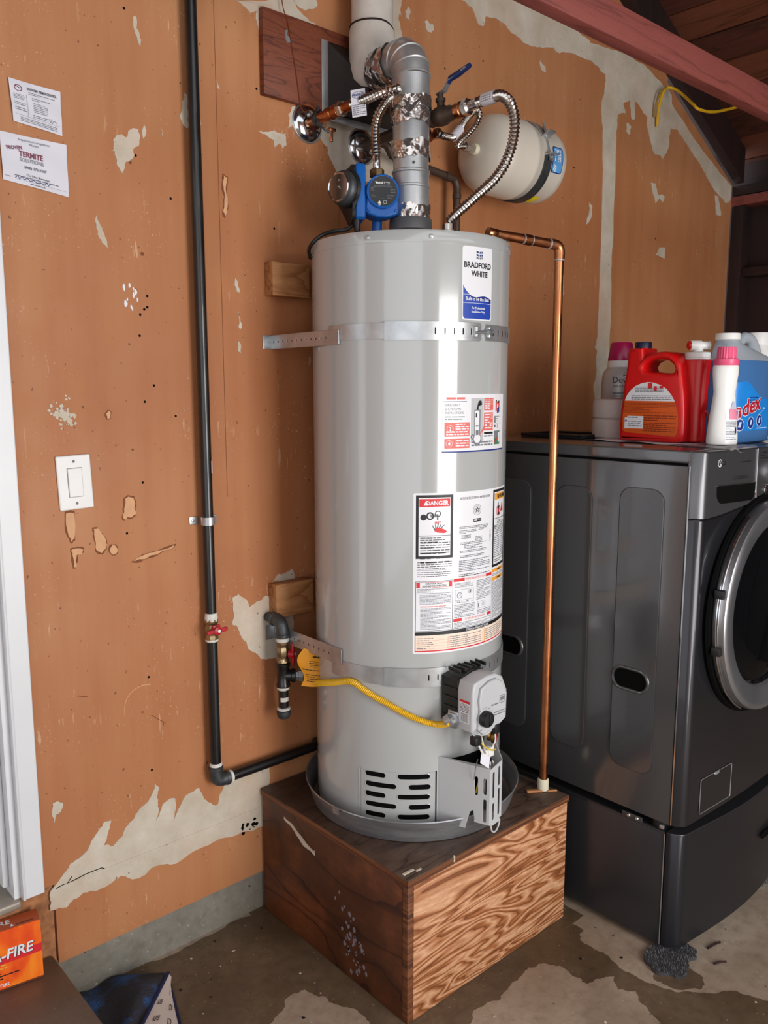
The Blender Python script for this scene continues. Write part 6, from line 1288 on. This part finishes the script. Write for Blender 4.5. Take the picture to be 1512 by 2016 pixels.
poly(mb, fbj, [(-.10, .070), (.030, .098), (.034, .094), (.0, .078), (-.10, .056)], 3, .0004)
for u, v in ((-.092, .052), (-.044, .057), (.004, .062)):
    disc(mb, fbj, u, v, .0165, 1, .0005, 24); disc(mb, fbj, u, v, .0148, 4, .0008, 24); poly(mb, fbj, [(u - .006, v - .006), (u + .002, v - .006), (u + .006, v + .008), (u - .002, v + .008)], 3, .001)
lines(mb, fbj, -.055, .108, -.010, .128, 3, 4, .0006, .4, 3); lines(mb, fbj, -.01, .039, .055, .044, 1, 3, .0006, .5, 5)
obj('front_label', mb, [mat('bright_blue_label', '#1f7fd0', .3, 0, .1, 14), M['label_white'], mat('dark_red_ink', '#b3182a', .4), mat('pale_blue_ink', '#bcd3ea', .4), M['ink_navy']], bj)
# white jug behind it, white bottle behind the red jug
wj = thing('bleach_jug', (2.505, -.735, T), 'white jug at the far right, behind the blue cleaner jug', 'jug')
wsec = lambda sx, sy, z: [(2.505 + sx * math.copysign(abs(math.cos(a)) ** .7, math.cos(a)), -.735 + sy * math.copysign(abs(math.sin(a)) ** .7, math.sin(a)), T + z) for a in [2 * math.pi * k / 36 for k in range(36)]]
obj('jug_body', MB().sweep([wsec(.046, .062, .0), wsec(.05, .066, .005), wsec(.05, .066, .20), wsec(.045, .06, .23), wsec(.034, .04, .265), wsec(.034, .036, .275)]), M['white_plastic'], wj)
obj('cap', MB().lathe([(.037, 0), (.038, .001), (.038, .034), (.0365, .036), (0, .036)], (2.505, -.735, T + .275), n=36), M['white_plastic'], wj)
wb = thing('white_bottle', (2.30, -.64, T), 'white bottle mostly hidden behind the pink-capped bottle', 'bottle')
obj('bottle_body', MB().lathe([(.033, 0), (.036, .003), (.036, .16), (.030, .185), (.027, .19)], (2.30, -.64, T), n=32), M['white_plastic'], wb)
obj('cap', MB().lathe([(.034, 0), (.036, .002), (.036, .046), (.035, .049), (0, .049)], (2.30, -.64, T + .190), n=32), NT('frosted_cap').out(rgb('#d5d8dc'), .3, 0, **{'Transmission Weight': .4}), wb)
# scent-bead bottle and paper rolls
DB = Vector((2.342, -.380, T))
db = thing('scent_bead_bottle', DB[:], 'grey scent bead bottle with magenta cap behind the red jug', 'bottle')
gb = mat('grey_pearl_plastic', '#b9b4b2', .3, .1, .05, 8)
obj('bottle_body', MB().lathe([(.052, 0), (.057, .004), (.058, .06), (.0585, .16), (.056, .19), (.050, .205), (.0425, .212), (.041, .216)], DB, n=44, xd=vdir), gb, db)
obj('collar', MB().lathe([(.041, .214), (.0425, .216), (.0405, .234), (.040, .236)], DB, n=40), M['white_plastic'], db)
obj('cap', MB().lathe([(.0405, .235), (.0412, .237), (.0335, .288), (.030, .292), (0, .292)], DB, n=40), M['magenta_plastic'], db)
dd_ = Vector((-.70, -.714, 0)); du_ = Vector((.714, -.70, 0))
def fdb(u, v, w=0):
    r = .0592 + w; a = u / .059; return DB + dd_ * (r * math.cos(a)) + du_ * (r * math.sin(a)) + Vector((0, 0, v))
mb = MB(); ink(mb, fdb, 'Downy', -.036, .166, .019, 0, 'l', .0006, .92, bold=False); ink(mb, fdb, 'fresh protect', -.034, .153, .0066, 0, 'l', .0006, .8, bold=False); disc(mb, fdb, .004, .190, .010, 1, .0006, 20, .0088); lines(mb, fdb, -.004, .187, .012, .193, 1, 1, .0006, .5, 3)
ink(mb, fdb, 'ODOR DEFENSE', -.034, .122, .0062, 1, 'l', .0006, .8, bold=False); rect(mb, fdb, -.036, .132, .03, .136, 1, .0006); rect(mb, fdb, -.038, .104, .04, .118, 2, .0006); lines(mb, fdb, -.034, .108, .02, .114, 1, 3, .0009, .5, 4)
for k in range(8): disc(mb, fdb, -.038 + k * .009, .096 + .004 * math.sin(k * .45), .0016, 0, .0006, 8)
obj('bottle_label', mb, [M['ink'], M['ink_grey'], M['magenta_plastic'], M['label_white']], db)
pm_ = mat('tissue_paper', '#cdbfb8', .9, 0, .05, 30, .2, 60)
for k in range(2):
    l = ('paper roll standing on the washer behind the red jug, lower of two', 'paper roll on top of the other, below the magenta-capped bottle')[k]
    z = T + .0005 + k * .0585; r = thing('paper_roll', (2.205, -.443, z), l, 'paper roll', 'stacked paper rolls')
    obj('roll', MB().lathe([(.018, .002), (.018, 0), (.052, .0), (.0565, .004), (.058, .03), (.0565, .054), (.052, .058), (.018, .058), (.018, .002)], (2.205, -.443, z), n=40, cap=False), pm_, r)
    obj('core', MB().lathe([(.0175, .001), (.0175, .057), (.0165, .057), (.0165, .001)], (2.205, -.443, z), n=20, cap=False), M['osb'], r)
# --- firestarter box on the step
fb_ = thing('firestarter_box', (.475, -.03, .1425), 'orange firestarter box on the brown step below the door frame', 'box')
bu = Vector((.9877, -.156, 0)); bn = Vector((-.156, -.9877, 0)); bo = Vector((.569, -.060, .1425))
fx_ = lambda u, v, w=0: bo - bu * .19 + bu * u + Vector((0, 0, v)) + bn * w
box8 = lambda u0, u1, v0, v1, w0, w1: [fx_(u, v, w) for w in (w0, w1) for v in (v0, v1) for u in (u0, u1)]
fire = NT('flame_print'); n1 = fire.noise(9, 3, .5, fire.map((1, 1, .5), (0, .5, 0)), 1.2)
fm = fire.out(fire.ramp(n1, [(.3, rgb('#d8321a')), (.48, rgb('#f0601a')), (.62, rgb('#f98c22')), (.78, rgb('#fbb33c'))]), .4)
Fq = [(0, 2, 3, 1), (4, 5, 7, 6), (0, 1, 5, 4), (2, 6, 7, 3), (1, 3, 7, 5), (0, 4, 6, 2)]
obj('carton', MB().add(box8(0, .19, 0, .143, -.046, 0), Fq), [mat('box_rust', '#b4512a', .5, 0, .06)], fb_)
mb = MB(); fq = lambda u, v, w=0: fx_(u, v, .0004 + w)
rect(mb, fq, 0, 0, .19, .143, 0, 0); rect(mb, fq, 0, 0, .19, .004, 5, .0002); poly(mb, fq, [(0, .060), (.19, .066), (.19, .086), (0, .072)], 1, .0003)
ink(mb, fq, 'A-FIRE', .172, .0735, .0235, 3, 'r', .0005, .92, rot=2, shear=.18); ink(mb, fq, 'A-FIRE', .1705, .075, .0235, 2, 'r', .0009, .92, rot=2, shear=.18)
lines(mb, fq, .06, .050, .116, .064, 2, 4, .0005, .55, 1); lines(mb, fq, .085, .033, .150, .038, 1, 3, .0005, .6, 2); lines(mb, fq, .085, .026, .108, .031, 1, 3, .0005, .6, 3); lines(mb, fq, .085, .040, .103, .044, 1, 3, .0005, .6, 8)
ink(mb, fq, 'FIRESTARTERS', .118, .009, .0075, 2, 'r', .0005, .9)
obj('front_print', mb, [fm, M['ink_red'], M['label_white'], M['ink'], M['ink_amber'], mat('box_char', '#6a3320', .5)], fb_)
ft_ = lambda u, v, w=0: bo - bu * .19 + bu * u - bn * (.046 - v * 1.0) * 1 + Vector((0, 0, .1434 + w))
ft_ = lambda u, v, w=0: bo - bu * .19 + bu * u + bn * (-v) + Vector((0, 0, .1434 + w)); mb = MB()
ink(mb, ft_, 'A-FIRE', .130, .019, .016, 0, 'r', .0003, 1, shear=.1); lines(mb, ft_, .140, .006, .178, .012, 2, 1, .0003, .4, 5); poly(mb, ft_, [(.128, .006), (.136, .006), (.134, .012), (.132, .016), (.130, .012)], 0, .0003)
obj('top_print', mb, [M['label_white'], M['ink']], fb_)
# --- blue mat crumpled on the floor
mat_b = NT('blue_mat_pile'); nb = mat_b.noise(10, 5, .6); mat_b.bump(mat_b.noise(240, 2), .8, .004)
mt_b = mat_b.out(mat_b.mix(mat_b.ramp(nb, [(.50, W01(1)), (.66, W01(.0))]), rgb('#2f5f9e'), rgb('#2f3038')), .95)
fmm = thing('floor_mat', (.76, -.12, 0), 'dark blue pile mat turned over at one corner, between step and stand', 'mat')
MA, MBp, MC, MD = Vector((.632, .0, 0)), Vector((.80, .0, 0)), Vector((.850, -.10, 0)), Vector((.632, -.26, 0))
def fmat(a, b):
    l = MA.lerp(Vector((.632, -.30, 0)), b); r = Vector((.765, -.004, 0)).lerp(Vector((.850, -.108, 0)), min(1, b * 2.2)) if b < .4545 else Vector((.850, -.108, 0)).lerp(Vector((.660, -.285, 0)), (b - .4545) / .5455)
    p = l.lerp(r, a); p.z = .010 + .016 * math.sin(a * 2.6) * math.sin(b * 3.1) + .005 * math.sin(a * 9 + b * 4) + (.022 * a * min(1, b * 2.2) if b < .4545 else .022 * a)
    return p
mb = MB().grid(fmat, 26, 26); 
obj('pile_side', mb, mt_b, fmm)
lf = [fmat(1, .4545 + .5455 * i / 12) for i in range(13)]
lowp = [Vector((.852, -.112, .006)).lerp(Vector((.790, -.30, .006)), i / 12) for i in range(13)]
mb = MB(); mb.add([q for p, s in zip(lf, lowp) for q in (p + Vector((.0015, -.0015, -.002)), p.lerp(s, .5) + Vector((.006, -.004, .002)), s)], [(3 * i + j, 3 * i + j + 1, 3 * i + j + 4, 3 * i + j + 3) for i in range(12) for j in (0, 1)])
obj('backing', mb, mat('pale_mat_backing', '#c3b5ad', .7, 0, .06, 20), fmm, label='pale printed backing where the mat turns over')
nv = mat('navy_binding', '#141c46', .7)
obj('binding', MB().tube([p + Vector((.001, -.001, -.001)) for p in lf], .0045, 8).tube(lowp, .004, 8), nv, fmm)
def fbk(u, v, w=0):
    i = min(11.999, max(0, v * 12)); k = int(i); t = i - k
    p = lf[k].lerp(lf[k + 1], t); s = lowp[k].lerp(lowp[k + 1], t); m_ = p.lerp(s, .5) + Vector((.006, -.004, .002))
    q = p.lerp(m_, u * 2) if u < .5 else m_.lerp(s, u * 2 - 1)
    return q + Vector((.0012, -.0012, .0012))
mb = MB()
for u, v, s_ in ((.6, .22, 'a'), (.25, .36, 'na'), (.72, .42, 'Di'), (.3, .58, 'na'), (.68, .64, 'D'), (.3, .8, 'na')):
    ink(mb, lambda a, b, w=0: fbk(u + a * 6, v + b * 4.2, w), s_, 0, 0, .024, 0, sx=.9, bold=False)
obj('backing_print', mb, M['ink'], fmm)
